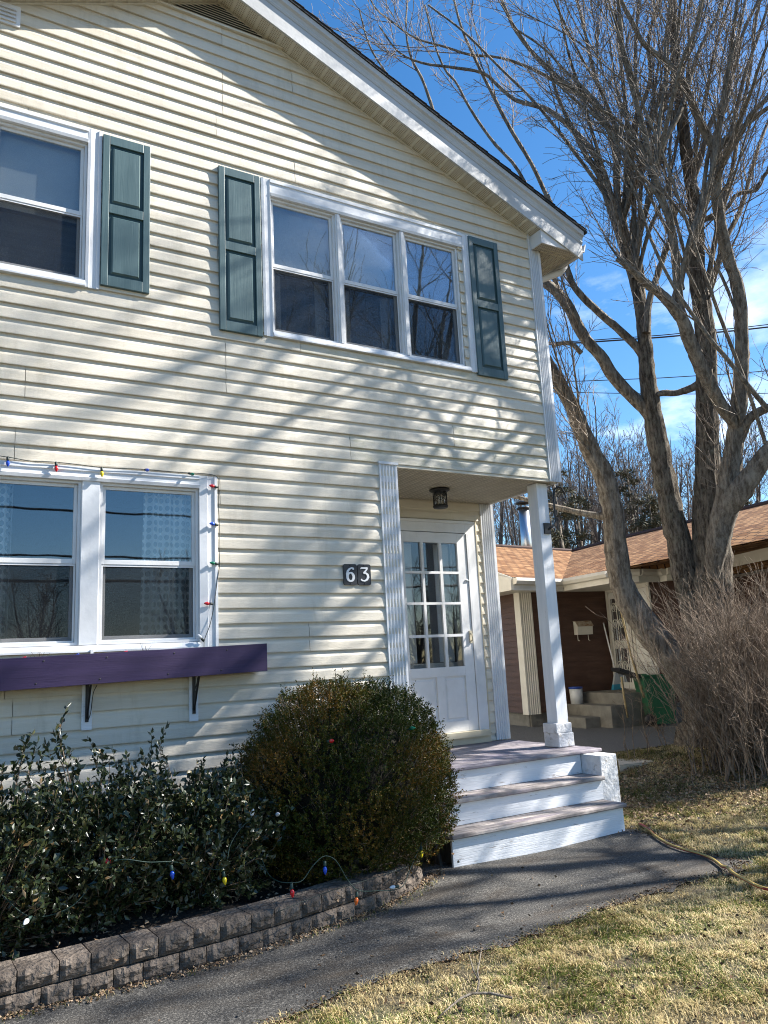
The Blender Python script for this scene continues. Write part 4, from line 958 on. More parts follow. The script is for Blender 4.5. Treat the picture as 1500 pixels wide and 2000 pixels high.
# conifers
def conifer(u, vt, dist, w, label):
    d = ray(u, 1265); d = d[:2]/np.linalg.norm(d[:2]); p = CAM[:2]+d*dist; top = at(u, vt, 0, p[0]); h = float(top[2])+3.2
    r_ = empty('pine_tree', (p[0], p[1], -3.2), label, 'tree', 'evergreens behind the brown house')
    MB().tube([(p[0],p[1],-3.2),(p[0]+.1,p[1],-3.2+h*.55),(p[0],p[1],-3.2+h)], [.16,.1,.02], 7).build('trunk', m_bark, r_, True)
    rng = np.random.default_rng(int(u)); nb_ = 34; V = []; F = []; br = MB()
    cs_ = []; ds_ = []
    for i in range(nb_):
        t = rng.uniform(.32, 1); z = -3.2+h*t; az = rng.uniform(0, 6.28); ln = w*(1.12-t)*rng.uniform(.6, 1.1)+.15
        e = np.array([math.cos(az), math.sin(az), rng.uniform(-.12,.25)])
        n = int(26*ln/w)+8
        q = rng.uniform(.2, 1, n)[:, None]; c = np.array([p[0], p[1], z])+e*ln*q+rng.normal(0, .10, (n, 3))*[1,1,.5]; cs_.append(c); ds_.append(np.tile(e, (n, 1)))
    c = np.concatenate(cs_); e = np.concatenate(ds_); e = np.repeat(e, 5, 0)+rng.normal(0, .7, (len(c)*5, 3)); c = np.repeat(c, 5, 0); e /= np.linalg.norm(e, axis=1, keepdims=True)
    sd_ = np.cross(e, rng.normal(size=e.shape)); sd_ /= np.linalg.norm(sd_, axis=1, keepdims=True)
    Ln = .24; V = np.stack([c-sd_*.02, c+sd_*.02, c+e*Ln], 1).reshape(-1, 3); F = np.arange(len(V)).reshape(-1, 3)
    me = mesh_np('needles', V, F); set_attr(me, np.repeat(rng.random(len(c)), 3)); link('needles', me, m_needle, r_)['kind'] = 'stuff'
conifer(1112, 915, 24, 1.9, 'dark pine showing just right of the porch post behind the brown roof')
conifer(1152, 955, 26, 1.7, 'dark pine between the porch post and the leaning left maple stem')
conifer(1262, 905, 28, 1.6, 'dark pine showing between the two nearest maple stems above the brown roof')
conifer(1300, 960, 26, 1.4, 'small dark pine close behind the brown roof beside the second maple stem')
conifer(1490, 950, 27, 1.8, 'dark pine at the far right above the brown roof ridge')

# overhead cables
for i, (a, b, r_, lab) in enumerate([((1060,673),(1520,637),.020,'thick black overhead cable, uppermost of the wires crossing the maple'),((1060,670),(1520,632),.012,'thin overhead cable running just above the thick uppermost one'),((1060,746),(1520,723),.011,'black overhead cable, middle of the wires crossing the maple'),((1060,764),(1520,768),.010,'thin black overhead cable, lowest of the wires crossing the maple')]):
    p0 = atd(*a, 19+i*.3); p1 = atd(*b, 19+i*.3); d = p1-p0; pts = [p0+d*t-np.array([0,0,.0+.25*(1-(2*t-.99)**2)*.2]) for t in np.linspace(-1.5, 2.5, 13)]
    tag(MB().tube(pts, r_, 5).build('overhead_cable', m_black), lab, 'cable', 'overhead cables')
for i, (y, z, sag) in enumerate(((-15,3.6,.5),(-15.2,3.1,.6),(-15.1,2.2,.9),(-15.3,1.4,.7))):
    pts = [(x, y+x*.02, z-sag*(1-((x-4)/26)**2)) for x in np.linspace(-22, 30, 15)]
    tag(MB().tube(pts, .028 if i < 3 else .04, 5).build('overhead_cable', m_black), ['highest street cable mirrored in the lower window','second highest street cable mirrored in the lower window','third street cable mirrored in the lower window','lowest and thickest street cable mirrored in the lower window'][i], 'cable', 'street cables')

# ------------------------------------------------------------------ leaves
def leaf_mesh(name, C, D, Ln, Wd, rng, fold=.25, vals=None):
    """C base points, D directions, each leaf = two folded triangles-pairs (4 verts, 2 tris)"""
    n = len(C); D = D/np.linalg.norm(D, axis=1, keepdims=True); Sd = np.cross(D, rng.normal(size=(n, 3))); Sd /= np.linalg.norm(Sd, axis=1, keepdims=True)+1e-9; N_ = np.cross(Sd, D)
    Ln = np.broadcast_to(Ln, n)[:, None]; Wd = np.broadcast_to(Wd, n)[:, None]
    mid = C+D*Ln*.48
    V = np.stack([C, mid+Sd*Wd*.5+N_*Wd*fold, C+D*Ln-N_*Ln*.08, mid-Sd*Wd*.5+N_*Wd*fold], 1).reshape(-1, 3)
    b = np.arange(n)[:, None]*4; F = np.stack([b+[0,1,2], b+[0,2,3]], 1).reshape(-1, 3)
    me = mesh_np(name, V, F, False)
    v = rng.random(n) if vals is None else vals
    set_attr(me, np.repeat(v, 4)); return me
# boxwood ball
BX = empty('boxwood_shrub', (2.60,-.70,-3.08), 'round bronze-green boxwood bush standing in the bed left of the porch steps', 'shrub')
rng = np.random.default_rng(77); cx = np.array([2.60,-.66,-2.53]); rad = np.array([.725,.59,.655])
ns = 11500
d = rng.normal(size=(ns, 3)); d /= np.linalg.norm(d, axis=1, keepdims=True); d = d[~((d[:, 2] < -.85))]; ns = len(d)
lump = 1+.06*np.sin(d[:, 0]*5+1)*np.sin(d[:, 2]*4.3+.6)+.045*np.sin(d[:, 1]*11+d[:, 0]*9)*np.sin(d[:, 2]*8)+.03*np.sin(d[:, 0]*19+d[:, 2]*15)+rng.normal(0,.028,ns)
depth = rng.choice([1.0,.9,.78], ns, p=[.55,.27,.18])
Pc = cx+d*rad*(lump*depth)[:, None]
long_ = (rng.random(ns) < .07)&(d[:, 2] > -.1)
nrm = d/rad; nrm /= np.linalg.norm(nrm, axis=1, keepdims=True)
sdir = nrm*.75+np.array([0,0,.75])+rng.normal(0,.33,(ns,3)); sdir /= np.linalg.norm(sdir, axis=1, keepdims=True)
sl_ = np.where(long_, rng.uniform(.08,.16,ns), rng.uniform(.035,.07,ns))
k = 15; t = np.linspace(.05, 1, k)[None, :, None]
LC_ = Pc[:, None]+sdir[:, None]*sl_[:, None, None]*t+rng.normal(0,.004,(ns,k,3))
LD_ = sdir[:, None]*.6+rng.normal(0,.62,(ns,k,3))
pn = .5+.5*np.sin(Pc[:, 0]*6.3+2)*np.sin(Pc[:, 2]*7.7+1)+.25*np.sin(Pc[:, 1]*13)
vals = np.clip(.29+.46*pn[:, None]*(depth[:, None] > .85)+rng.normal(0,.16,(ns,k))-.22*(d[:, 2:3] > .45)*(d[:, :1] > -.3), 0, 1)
thin = (np.sin(Pc[:, 0]*9+1)*np.sin(Pc[:, 2]*10+Pc[:, 0]*4) > .72)&(rng.random(ns) < .45); keep = np.repeat(~thin, k)&(LC_[..., 1] < -.02).ravel()&(LC_[..., 2] > -3.1).ravel()
me = leaf_mesh('leaves', LC_.reshape(-1, 3)[keep], LD_.reshape(-1, 3)[keep], rng.uniform(.011,.019,keep.sum()), rng.uniform(.007,.011,keep.sum()), rng, .3, vals.ravel()[keep]); link('leaves', me, m_box, BX)['kind'] = 'stuff'
P2 = np.stack([Pc-sdir*.05, Pc+sdir*sl_[:, None]], 1); kk = (P2[:, 1, 1] < -.02)&(rng.random(ns) < .3); V, F = tubes_np(P2[kk], np.full((kk.sum(), 2), .0011), 3); link('twigs', mesh_np('twigs', V, F), m_shrubtwig, BX)['kind'] = 'stuff'
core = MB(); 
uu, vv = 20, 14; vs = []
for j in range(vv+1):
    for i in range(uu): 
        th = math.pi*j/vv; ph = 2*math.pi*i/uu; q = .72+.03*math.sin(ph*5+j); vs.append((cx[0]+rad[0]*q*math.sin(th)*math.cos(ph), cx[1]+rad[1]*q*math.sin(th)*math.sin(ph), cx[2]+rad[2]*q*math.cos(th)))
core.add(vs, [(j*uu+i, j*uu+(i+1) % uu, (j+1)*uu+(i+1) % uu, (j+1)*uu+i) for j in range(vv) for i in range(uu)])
core.build('dark_core', noisy('boxwood_inside', [(.008,.009,.004),(.02,.017,.008)], scale=30, rough=.95, bump=1, bscale=60, dist=.03), BX, True)  # solid dark blob stands in for the shaded inside and blocks see-through
MB().tube([(2.6,-.66,-3.12),(2.6,-.66,-2.9)], .04, 8).build('trunk', m_bark, BX)
# hollies
def holly(cx, rad, tops, seed, label, nspr):
    rng = np.random.default_rng(seed); cx = np.array(cx); rad = np.array(rad)
    H_ = empty('holly_shrub', (cx[0], cx[1], -3.07), label, 'shrub', 'holly bushes under the lower window')
    d = rng.normal(size=(nspr, 3)); d /= np.linalg.norm(d, axis=1, keepdims=True); q = rng.uniform(.12, 1, nspr)**.45
    lump = 1+.24*np.sin(d[:, 0]*5+seed)*np.sin(d[:, 2]*5+1)+.15*np.sin(d[:, 1]*9+d[:, 0]*6)
    P0 = cx+d*rad*(q*lump)[:, None]
    sd_ = d*.6+[0,0,.8]+rng.normal(0,.4,(nspr,3)); sd_ /= np.linalg.norm(sd_, axis=1, keepdims=True); ln = rng.uniform(.06,.13,nspr)
    for (x, y, z) in tops:      # upright shoots
        n = 9; z0 = cx[2]+rad[2]*.2; tt = np.linspace(.15, 1, n); pp_ = np.stack([x+rng.normal(0,.03,n), y+rng.normal(0,.03,n), z0+(z-.06-z0)*tt], 1); P0 = np.concatenate([P0, pp_]); sd_ = np.concatenate([sd_, np.tile([[0,0,1.]], (n, 1))+rng.normal(0,.35,(n,3))]); ln = np.concatenate([ln, np.full(n, .10)])
    n = len(P0); k = 13; t = np.linspace(0, 1, k)[None, :, None]
    Cc = P0[:, None]+sd_[:, None]*ln[:, None, None]*t; Dd = sd_[:, None]*.5+rng.normal(0,.6,(n,k,3))+[0,0,.15]
    Cc = Cc.reshape(-1, 3); Dd = Dd.reshape(-1, 3); ok = (Cc[:, 1] < -.03)&(Cc[:, 2] > -3.08)
    Cc = Cc[ok]; Dd = Dd[ok]; m_ = len(Cc)
    me = leaf_mesh('leaves', Cc, Dd, rng.uniform(.026,.054,m_), rng.uniform(.015,.030,m_), rng, .16, np.clip(rng.normal(.45,.28,m_), 0, 1)); link('leaves', me, m_holly, H_)['kind'] = 'stuff'
    mid = (P0*.55+(cx-[0,0,rad[2]*.8])*.45)
    P3 = np.stack([np.tile(cx-[0,0,rad[2]], (n, 1))+rng.normal(0,.03,(n,3)), mid, P0, P0+sd_*ln[:, None]], 1)[::2]; P3[:, :, 2] = np.maximum(P3[:, :, 2], -3.1); kk = P3[:, :, 1].max(1) < -.02; P3 = P3[kk]
    V, F = tubes_np(P3, np.tile([.0055,.0035,.0022,.001], (len(P3), 1)), 3); link('stems', mesh_np('stems', V, F), m_shrubtwig, H_)['kind'] = 'stuff'
holly((1.50,-.80,-2.75), (.40,.42,.33), [(1.30,-.6,-2.12),(1.23,-.65,-2.24),(1.50,-.62,-2.30),(1.62,-.6,-2.38),(1.76,-.42,-2.42),(1.84,-.34,-2.30),(1.9,-.3,-2.4)], 3, 'glossy dark holly bush nearest to the round boxwood', 950)
holly((.93,-.78,-2.72), (.42,.44,.35), [(.73,-.55,-1.98),(.95,-.6,-2.16),(1.02,-.6,-2.16),(.70,-.5,-2.12),(.80,-.55,-2.2),(1.15,-.6,-2.26)], 8, 'glossy dark holly bush in the middle, with tall upright shoots under the first window bracket', 1150)
holly((.32,-.86,-2.72), (.45,.46,.40), [(.50,-.6,-2.06),(.57,-.6,-2.10),(.40,-.62,-2.12),(.30,-.6,-2.18),(.22,-.6,-2.1)], 13, 'glossy dark holly bush at the left edge of the bed', 1150)
holly((-.5,-.8,-2.7), (.5,.42,.42), [(-.3,-.6,-2.1),(-.7,-.6,-2.15)], 14, 'glossy dark holly bush furthest left along the house wall', 900)

# bare deciduous shrub at the right
SH = empty('bare_shrub', (7.6,-.3,-3.1), 'dense leafless brown shrub with fine upswept twigs in front of the maple trunk', 'shrub')
rng = np.random.default_rng(31); n = 430
bt = rng.uniform(0, 1, n); bx = 7.25+1.9*bt+rng.normal(0,.20,n); by = -.55+(.5-bt*1.3)*-.9+rng.normal(0,.28,n)
by = -.75+.95*rng.random(n)+.25*(bx-7.2)
hh = rng.uniform(.8, 1.95, n); lean = rng.normal([-.10,0], [.17,.17], (n, 2))
SP = np.empty((n, 9, 3)); 
for i, t in enumerate(np.linspace(0, 1, 9)):
    SP[:, i, 0] = bx+lean[:, 0]*(t**1.3)*hh; SP[:, i, 1] = by+lean[:, 1]*(t**1.3)*hh; SP[:, i, 2] = gz(bx, by)-.02+hh*t
SP[:, 1:] += rng.normal(0,.02,(n,8,3)); SR_ = np.linspace(.009,.002,9)[None]*rng.choice([.55,.8,1.1,1.7],(n,1))
a1 = grow(SP, SR_, 3800, (.3,.75), (20,50), .6, 6, .10, .13, .15, .98, rng, bias=(-.02,0,0)); a1 = (a1[0], np.maximum(a1[1], .0020))
a2 = grow(a1[0], a1[1], 12000, (.1,.34), (25,60), .7, 4, .07, .16, .1, 1, rng); a2 = (a2[0], np.maximum(a2[1], .0016))
V, F = tubes_np(SP, SR_, 4); link('stems', mesh_np('stems', V, F), m_shrubtwig, SH)['kind'] = 'stuff'
V, F = merge([tubes_np(*a1, 3), tubes_np(*a2, 3)]); link('twigs', mesh_np('twigs', V, F), m_shrubtwig, SH)['kind'] = 'stuff'
# thin saplings in the strip beside the driveway
for i, (u, v, h, ln) in enumerate(((1240,1500,1.15,.10),(1225,1500,.8,.05),(1268,1492,1.3,-.05),(1262,1495,.7,.2),(1300,1480,.9,-.18),(1310,1478,.75,-.3))):
    b = at(u, v, 2, -3.1); rng = np.random.default_rng(i); s = np.array([[b[0]+ln*t+rng.normal(0,.015), b[1]+rng.normal(0,.02), b[2]+h*t, .006*(1-t)+.0018] for t in np.linspace(0, 1, 8)])
    q = polyline(s, 14); c1 = grow(q[None, :, :3], q[None, :, 3], 16, (.12,.4), (25,60), .7, 5, .03, .18, .2, 1, rng); c1 = (c1[0], np.maximum(c1[1], .0016))
    V, F = merge([tubes_np(q[None, :, :3], q[None, :, 3], 4), tubes_np(*c1, 3)])
    tag(link('sapling', mesh_np('sapling', V, F), m_shrubtwig), ['thin leafless sapling just right of the white cheek block, the taller one','low leafless sapling hugging the corner of the white cheek block','straight leafless sapling standing on the pale paving slab edge','short forked sapling beside the pale paving slab','bare sapling leaning left in front of the maple foot','lowest bare sapling arching left at the maple foot'][i], 'sapling', 'saplings beside the driveway')

# ------------------------------------------------------------------ lawn, litter
def blades(name, poly, dens, seed, hmin, hmax, wd, patch=True, mlt=m_grass, z_off=0.0):
    rng = np.random.default_rng(seed); P = np.array(poly); x0, y0 = P.min(0); x1, y1 = P.max(0); n = int((x1-x0)*(y1-y0)*dens)
    X = rng.uniform(x0, x1, n); Y = rng.uniform(y0, y1, n); k = inpoly(poly, X, Y); X = X[k]; Y = Y[k]
    kk_ = rng.random(len(X)) > .8*(np.sin(X*7.3+2*np.sin(Y*4.1))*np.sin(Y*9.1+1.5*np.sin(X*5.7)) > .62); X = X[kk_]; Y = Y[kk_]; n = len(X)
    if len(poly) > 12: X = X+rng.normal(0,.022,n); Y = Y+np.abs(rng.normal(0,.045,n))
    pt = np.sin(X*3.1+1.3*np.sin(Y*2.3))*np.sin(Y*3.7+.8*np.sin(X*4.1))+.6*np.sin(X*9.1+Y*5)*np.sin(Y*8.3-X*2)
    tuft = np.sin(X*17+2*np.sin(Y*11))*np.sin(Y*19+2*np.sin(X*13))
    z = gz(X, Y); h = rng.uniform(hmin, hmax, n)*(1+.6*tuft)*(1+.2*pt)
    az = rng.uniform(0, 3.4, n)+2.4*pt+1.5*tuft; ln = rng.uniform(.4, 1.6, n)
    dx = np.cos(az)*h*ln; dy = np.sin(az)*h*ln; sx = -np.sin(az)*wd/2; sy = np.cos(az)*wd/2
    B = np.stack([X, Y, z+z_off-.004], 1); Sd = np.stack([sx, sy, 0*X], 1)
    Mi = B+np.stack([dx*.4, dy*.4, h*.7], 1); T = B+np.stack([dx, dy, h*rng.uniform(.35, 1, n)], 1)
    V = np.stack([B-Sd, B+Sd, Mi-Sd*.8, Mi+Sd*.8, T], 1).reshape(-1, 3)
    b = np.arange(n)[:, None]*5; F = np.stack([b+[0,1,3], b+[0,3,2], b+[2,3,4]], 1).reshape(-1, 3)
    me = mesh_np(name, V, F); pt2 = np.sin(X*1.7+2.1*np.sin(Y*1.9+1))*np.sin(Y*2.3+1.7*np.sin(X*2.2)); col = np.clip(np.where(rng.random(n) < .28+.34*pt-.15*tuft+.12*pt2, rng.uniform(0,.36,n), np.clip(rng.uniform(.40,1,n)+.16*pt2-.12*tuft,.38,1)), 0, 1); set_attr(me, np.repeat(col, 5))
    o = link(name, me, mlt); return o
lawn = [(-.5,-6.4),(6.4,-6.4),(6.9,-3.2),(6.9,-1.95),(6.1,-1.95),(5.2,-1.95),(4.98,-2.0),(4.7,-2.03),(4.2,-2.07),(3.7,-2.03),(3.2,-2.09),(2.7,-2.16),(2.2,-2.13),(1.7,-2.19),(1.3,-2.30),(.9,-2.33),(.3,-2.4),(-.5,-2.5)]
tag(blades('lawn_grass', lawn, 19000, 1, .010, .036, .0034), kind='stuff')
back = [(5.40,-.47),(5.18,-.47),(5.20,-.72),(5.26,-.96),(5.17,-1.24),(5.05,-1.5),(5.07,-1.75),(5.2,-1.94),(6.3,-1.94),(8.6,-1.9),(9.6,-1.0),(8.9,.8),(8.4,1.42),(7.85,1.62),(7.2,1.95),(6.6,2.6),(5.9,3.2),(5.6,3.0),(5.5,1)]
tag(blades('rough_grass', back, 8000, 2, .018, .048, .0038), kind='stuff')
fringe = [(-1,-1.62),(-1,-1.50),(.9,-1.42),(1.8,-1.345),(2.5,-1.17),(2.95,-.95),(3.12,-.78),(3.2,-.78),(3.05,-1.02),(2.6,-1.26),(1.9,-1.41),(.9,-1.50)]
tag(blades('wall_foot_grass', fringe, 1800, 3, .012, .03, .003, z_off=.01), kind='stuff')
def litter(name, pts, n, seed, size, zo=.012, spread=.05):
    rng = np.random.default_rng(seed); P = np.array(pts, float); d = np.r_[0, np.cumsum(np.hypot(*np.diff(P, axis=0).T))]; s = rng.uniform(0, d[-1], n)
    X = np.interp(s, d, P[:, 0])+rng.normal(0, spread, n); Y = np.interp(s, d, P[:, 1])+rng.normal(0, spread, n); C_ = np.stack([X, Y, gz(X, Y)+zo+rng.uniform(0,.012,n)], 1)
    D_ = rng.normal(size=(n, 3))*[1,1,.25]
    tag(link(name, leaf_mesh(name, C_, D_, rng.uniform(size*.5, size*1.3, n), rng.uniform(size*.3, size*.8, n), rng, .3), m_litter2 if name in ('lawn_leaves','path_grit','edge_grit') else m_litter), kind='stuff')
litter('leaf_litter', [(-.5,-1.50),(.9,-1.44),(1.8,-1.37),(2.5,-1.19),(3.1,-.85),(3.25,-.72)], 1900, 5, .020, .016, .028)
litter('leaf_litter', [(5.4,-.4),(5.9,-.2),(6.6,.2),(7.3,.5)], 2600, 6, .035, .02, .35)
litter('lawn_leaves', [(1,-3.4),(3,-3.2),(5.5,-2.9)], 900, 7, .026, .022, .8)
litter('leaf_litter', [(.0,-.9),(1.5,-.8),(3.0,-.7)], 700, 8, .03, .165, .22)
litter('path_grit', [(1,-1.8),(3.5,-1.5),(5,-1.3)], 350, 9, .009, .012, .35)
litter('edge_grit', [(1.0,-2.33),(1.7,-2.17),(2.7,-2.14),(3.7,-2.01),(4.7,-2.0),(5.05,-1.9),(5.05,-1.5),(5.2,-1.0),(5.2,-.7)], 2600, 12, .014, .012, .035)
litter('leaf_litter', [(6.6,-.8),(7.6,-.3),(8.4,.2)], 2600, 10, .035, .02, .35)

# ------------------------------------------------------------------ garden hose, fallen twig
hz_ = [(5.36,-.66),(5.33,-.73),(5.24,-.88),(5.138,-1.026),(5.06,-1.17),(5.008,-1.288),(4.975,-1.42),(4.964,-1.512),(4.945,-1.63),(4.90,-1.738),(4.83,-1.84),(4.769,-1.92),(4.68,-2.03),(4.608,-2.118),(4.55,-2.21),(4.503,-2.304),(4.44,-2.42),(4.41,-2.55),(4.40,-2.9),(4.5,-3.6),(4.9,-4.4)]
q = polyline([(x, y, float(gz(x, y))+.030+(.025 if y < -2.0 else 0), .0125) for x, y in hz_], 90)
ho = MB().tube(q[:, :3], .0105, 8).build('garden_hose', mat('hose_red', (.34,.03,.028), .4), None, True); ho.data.materials.append(mat('hose_yellow', (.50,.35,.10), .4))
for i_, p_ in enumerate(ho.data.polygons): sgm, j_ = divmod(i_, 8); p_.material_index = 1 if ((j_+int(sgm*.16+2.2*math.sin(sgm*.11))) % 8) < 4 else 0
tag(ho, 'red and yellow garden hose trailing from the steps over path and grass', 'hose')
tg = MB(); zt = float(gz(2.1,-2.7))+.05
tg.tube([(1.90,-2.72,zt-.01),(1.98,-2.69,zt),(2.06,-2.665,zt+.01),(2.12,-2.665,zt+.015),(2.19,-2.70,zt+.01),(2.25,-2.775,zt)], [.003,.004,.005,.006,.0065,.006], 6)
tg.tube([(2.14,-2.67,zt+.012),(2.20,-2.61,zt+.03),(2.235,-2.52,zt+.04),(2.30,-2.40,zt+.06)], [.005,.0045,.004,.002], 5)
tg.tube([(2.205,-2.60,zt+.03),(2.235,-2.55,zt+.045),(2.29,-2.50,zt+.07),(2.36,-2.42,zt+.08)], [.0045,.004,.003,.002], 5)
tag(tg.build('fallen_twig', m_barkpale, None, True), 'fallen forked grey twig lying on the lawn near the path', 'twig')

# ------------------------------------------------------------------ things fixed to or standing by the house
# porch ceiling lantern
LX, LY = 4.40, .62
LT = empty('porch_lantern', (LX, LY, -.03), 'black ceiling lantern with clear glass hanging under the porch soffit', 'lamp')
MB().lathe((LX,LY,0), [(.02,-.024),(.095,-.026),(.105,-.036),(.100,-.046),(.07,-.056),(.055,-.062),(.02,-.064)], 24).build('canopy', m_black, LT, True)
MB().lathe((LX,LY,0), [(.02,-.196),(.072,-.194),(.078,-.204),(.074,-.216),(.068,-.222),(.02,-.224)], 24).build('bottom_ring', m_black, LT, True)
cg = MB()
for i in range(6):
    a = i*math.pi/3; c_, s_ = math.cos(a), math.sin(a); cg.tube([(LX+.066*c_,LY+.066*s_,-.058),(LX+.072*c_,LY+.072*s_,-.20)], .0045, 5)
    b_ = a+math.pi/6
    P_ = lambda aa, z: (LX+.069*math.cos(aa), LY+.069*math.sin(aa), z)
    cg.tube([P_(a,-.085),P_(b_,-.105),P_(a+math.pi/3,-.085)], .0028, 4); cg.tube([P_(a,-.15),P_(b_,-.13),P_(a+math.pi/3,-.15)], .0028, 4)
    cg.tube([P_(b_,-.062),P_(b_,-.105)], .0028, 4); cg.tube([P_(b_,-.13),P_(b_,-.195)], .0028, 4)
    cg.tube([P_(b_,-.105),P_(b_-.18,-.118),P_(b_,-.13),P_(b_+.18,-.118),P_(b_,-.105)], .0028, 4)
cg.build('cage', m_black, LT)
MB().lathe((LX,LY,0), [(.060,-.062),(.063,-.195)], 20).build('lantern_glass', m_glass2, LT, True)
MB().lathe((LX,LY,0), [(.003,-.10),(.020,-.115),(.024,-.14),(.014,-.17),(.003,-.175)], 10).build('bulb', m_digit, LT, True)

# house number plaques
def ribbon(path, widths, y, name, par, th=.003):
    """flat stroke of varying width following a path in the wall plane (x, z)"""
    p = np.array(path, float); n = len(p); t = np.gradient(p, axis=0); t /= np.linalg.norm(t, axis=1, keepdims=True)+1e-9; nn = np.stack([-t[:, 1], t[:, 0]], 1); w_ = np.array(widths)[:, None]/2
    A = p+nn*w_; B = p-nn*w_; V = []
    for yy in (y, y-th):
        for a, b in zip(A, B): V += [(a[0], yy, a[1]), (b[0], yy, b[1])]
    F = []
    for i in range(n-1): F += [(2*i, 2*i+2, 2*i+3, 2*i+1), (2*n+2*i, 2*n+2*i+1, 2*n+2*i+3, 2*n+2*i+2), (2*i, 2*n+2*i, 2*n+2*i+2, 2*i+2), (2*i+1, 2*i+3, 2*n+2*i+3, 2*n+2*i+1)]
    F += [(0,1,2*n+1,2*n), (2*n-2, 4*n-2, 4*n-1, 2*n-1)]
    return MB().add(V, F).build(name, m_digit, par)
def arc(cx, cz, rx, rz, a0, a1, n=16): return [(cx+rx*math.cos(math.radians(a0+(a1-a0)*i/n)), cz+rz*math.sin(math.radians(a0+(a1-a0)*i/n))) for i in range(n+1)]
for (x0, x1, dg) in ((2.938, 3.062, '6'), (3.070, 3.194, '3')):
    zc = -.989; hz2 = .087; xc = (x0+x1)/2; hw = (x1-x0)/2
    pq = empty('number_plaque', (xc, -.02, zc), ('left black plaque bearing a white figure six' if dg == '6' else 'right black plaque bearing a white figure three, next to the pilaster'), 'number plaque', 'house number plaques')
    rr = .016; ol = []
    for (sx, sz, a0) in ((1,1,0),(-1,1,90),(-1,-1,180),(1,-1,270)):
        for a in range(0, 91, 22): ol.append((xc+sx*(hw-rr)+rr*math.cos(math.radians(a0+a)), zc+sz*(hz2-rr)+rr*math.sin(math.radians(a0+a))))
    MB().prism([(x, 0, z) for x, z in ol], (0,-.030,0), (0,-.017,0)).build('plate', m_plaque, pq)
    y = -.0302; n_before = len(pq.children)
    if dg == '6':
        ribbon(arc(xc, zc-.018, .024, .030, 0, 360, 28), [.011+.008*abs(math.cos(math.radians(360*i/28))) for i in range(29)], y, 'figure', pq)
        ribbon([(xc-.024,zc-.016),(xc-.026,zc+.004),(xc-.020,zc+.024),(xc-.006,zc+.040),(xc+.012,zc+.048),(xc+.026,zc+.046)], [.018,.018,.016,.013,.010,.006], y-.0008, 'figure', pq)
        MB().prism([(xc+.022+.007*math.cos(a*.785), 0, zc+.040+.007*math.sin(a*.785)) for a in range(8)], (0,y-.004,0), (0,y,0)).build('figure', m_digit, pq)
    else:
        ribbon([(xc-.030,zc+.040),(xc-.024,zc+.048),(xc+.026,zc+.048)], [.004,.012,.012], y, 'figure', pq)
        ribbon([(xc+.024,zc+.045),(xc+.008,zc+.026),(xc-.006,zc+.012)], [.010,.012,.012], y-.0008, 'figure', pq)
        ribbon([(xc-.008,zc+.010),(xc+.010,zc+.011),(xc+.024,zc+.000),(xc+.027,zc-.018),(xc+.018,zc-.036),(xc+.0,zc-.046),(xc-.018,zc-.044),(xc-.028,zc-.034)], [.010,.013,.017,.019,.016,.011,.009,.013], y-.0012, 'figure', pq)
    for ch in list(pq.children):
        if ch.name.startswith('figure'):
            for v_ in ch.data.vertices: v_.co.x = xc+(v_.co.x-xc)*1.22; v_.co.z = zc+(v_.co.z-zc)*1.15
    for zz in (zc+.076, zc-.076): MB().lathe((xc, -.0302, zz), [(.001,0),(.006,.001),(.004,.004),(.001,.0045)], 8, (0,-1,0)).build('screw', m_black, pq)

# purple window box on brackets
PB = empty('window_box', (1.0,-.1,-1.66), 'long dark purple wooden planter box mounted below the living room window', 'planter box')
tl = .022
def bxz(x, z): return z-(2.18-x)*tl
f = MB(); P4 = [(-.35,0,bxz(-.35,-1.735)),(2.18,0,-1.735),(2.18,0,-1.535),(-.35,0,bxz(-.35,-1.535))]
f.prism(P4, (0,-.215,0), (0,-.193,0)); f.build('front_board', m_purple, PB, bevel=.002)
e = MB(); e.box(2.158, 2.1795, -.1925, -.02, -1.734, -1.536); e.build('end_board', m_purple, PB)
MB().prism([(-.35,0,bxz(-.35,-1.735)),(2.158,0,-1.735),(2.158,0,-1.715),(-.35,0,bxz(-.35,-1.715))], (0,-.1925,0), (0,-.02,0)).build('bottom_board', m_purple, PB)
MB().prism([(-.35,0,bxz(-.35,-1.72)),(2.157,0,-1.71),(2.157,0,-1.61),(-.35,0,bxz(-.35,-1.61))], (0,-.192,0), (0,-.022,0)).build('potting_soil', m_soil, PB)
for x in (.60, .99, 1.44, 1.82): 
    for dz in (.03, .17): MB().lathe((x+dz*.3, -.2152, bxz(x, -1.735+dz)), [(.001,0),(.006,.0005),(.004,.002),(.001,.0021)], 8, (0,-1,0)).build('screw', m_black, PB)
for x in (.952, 1.682):
    br = empty('shelf_bracket', (x,-.02,-1.9), 'white board with black metal strut under the purple box, %s' % ('left one below the mullion' if x < 1.3 else 'right one below the window corner'), 'bracket', 'brackets under the purple box')
    MB().box(x-.033, x+.033, -.034, -.0165, -2.062, bxz(x,-1.736)).build('backing_board', m_paintwood, br)
    MB().box(x-.011, x+.011, -.044, -.0342, -2.01, bxz(x,-1.7365)).build('bracket_leg', m_black, br)
    MB().prism([(x-.006,-.0445,-1.99),(x-.006,-.165,bxz(x,-1.745)),(x-.006,-.175,bxz(x,-1.7365)),(x-.006,-.155,bxz(x,-1.7365)),(x-.006,-.0445,-1.965)], (0,0,0), (.012,0,0)).build('strut', m_black, br)
rng = random.Random(2)
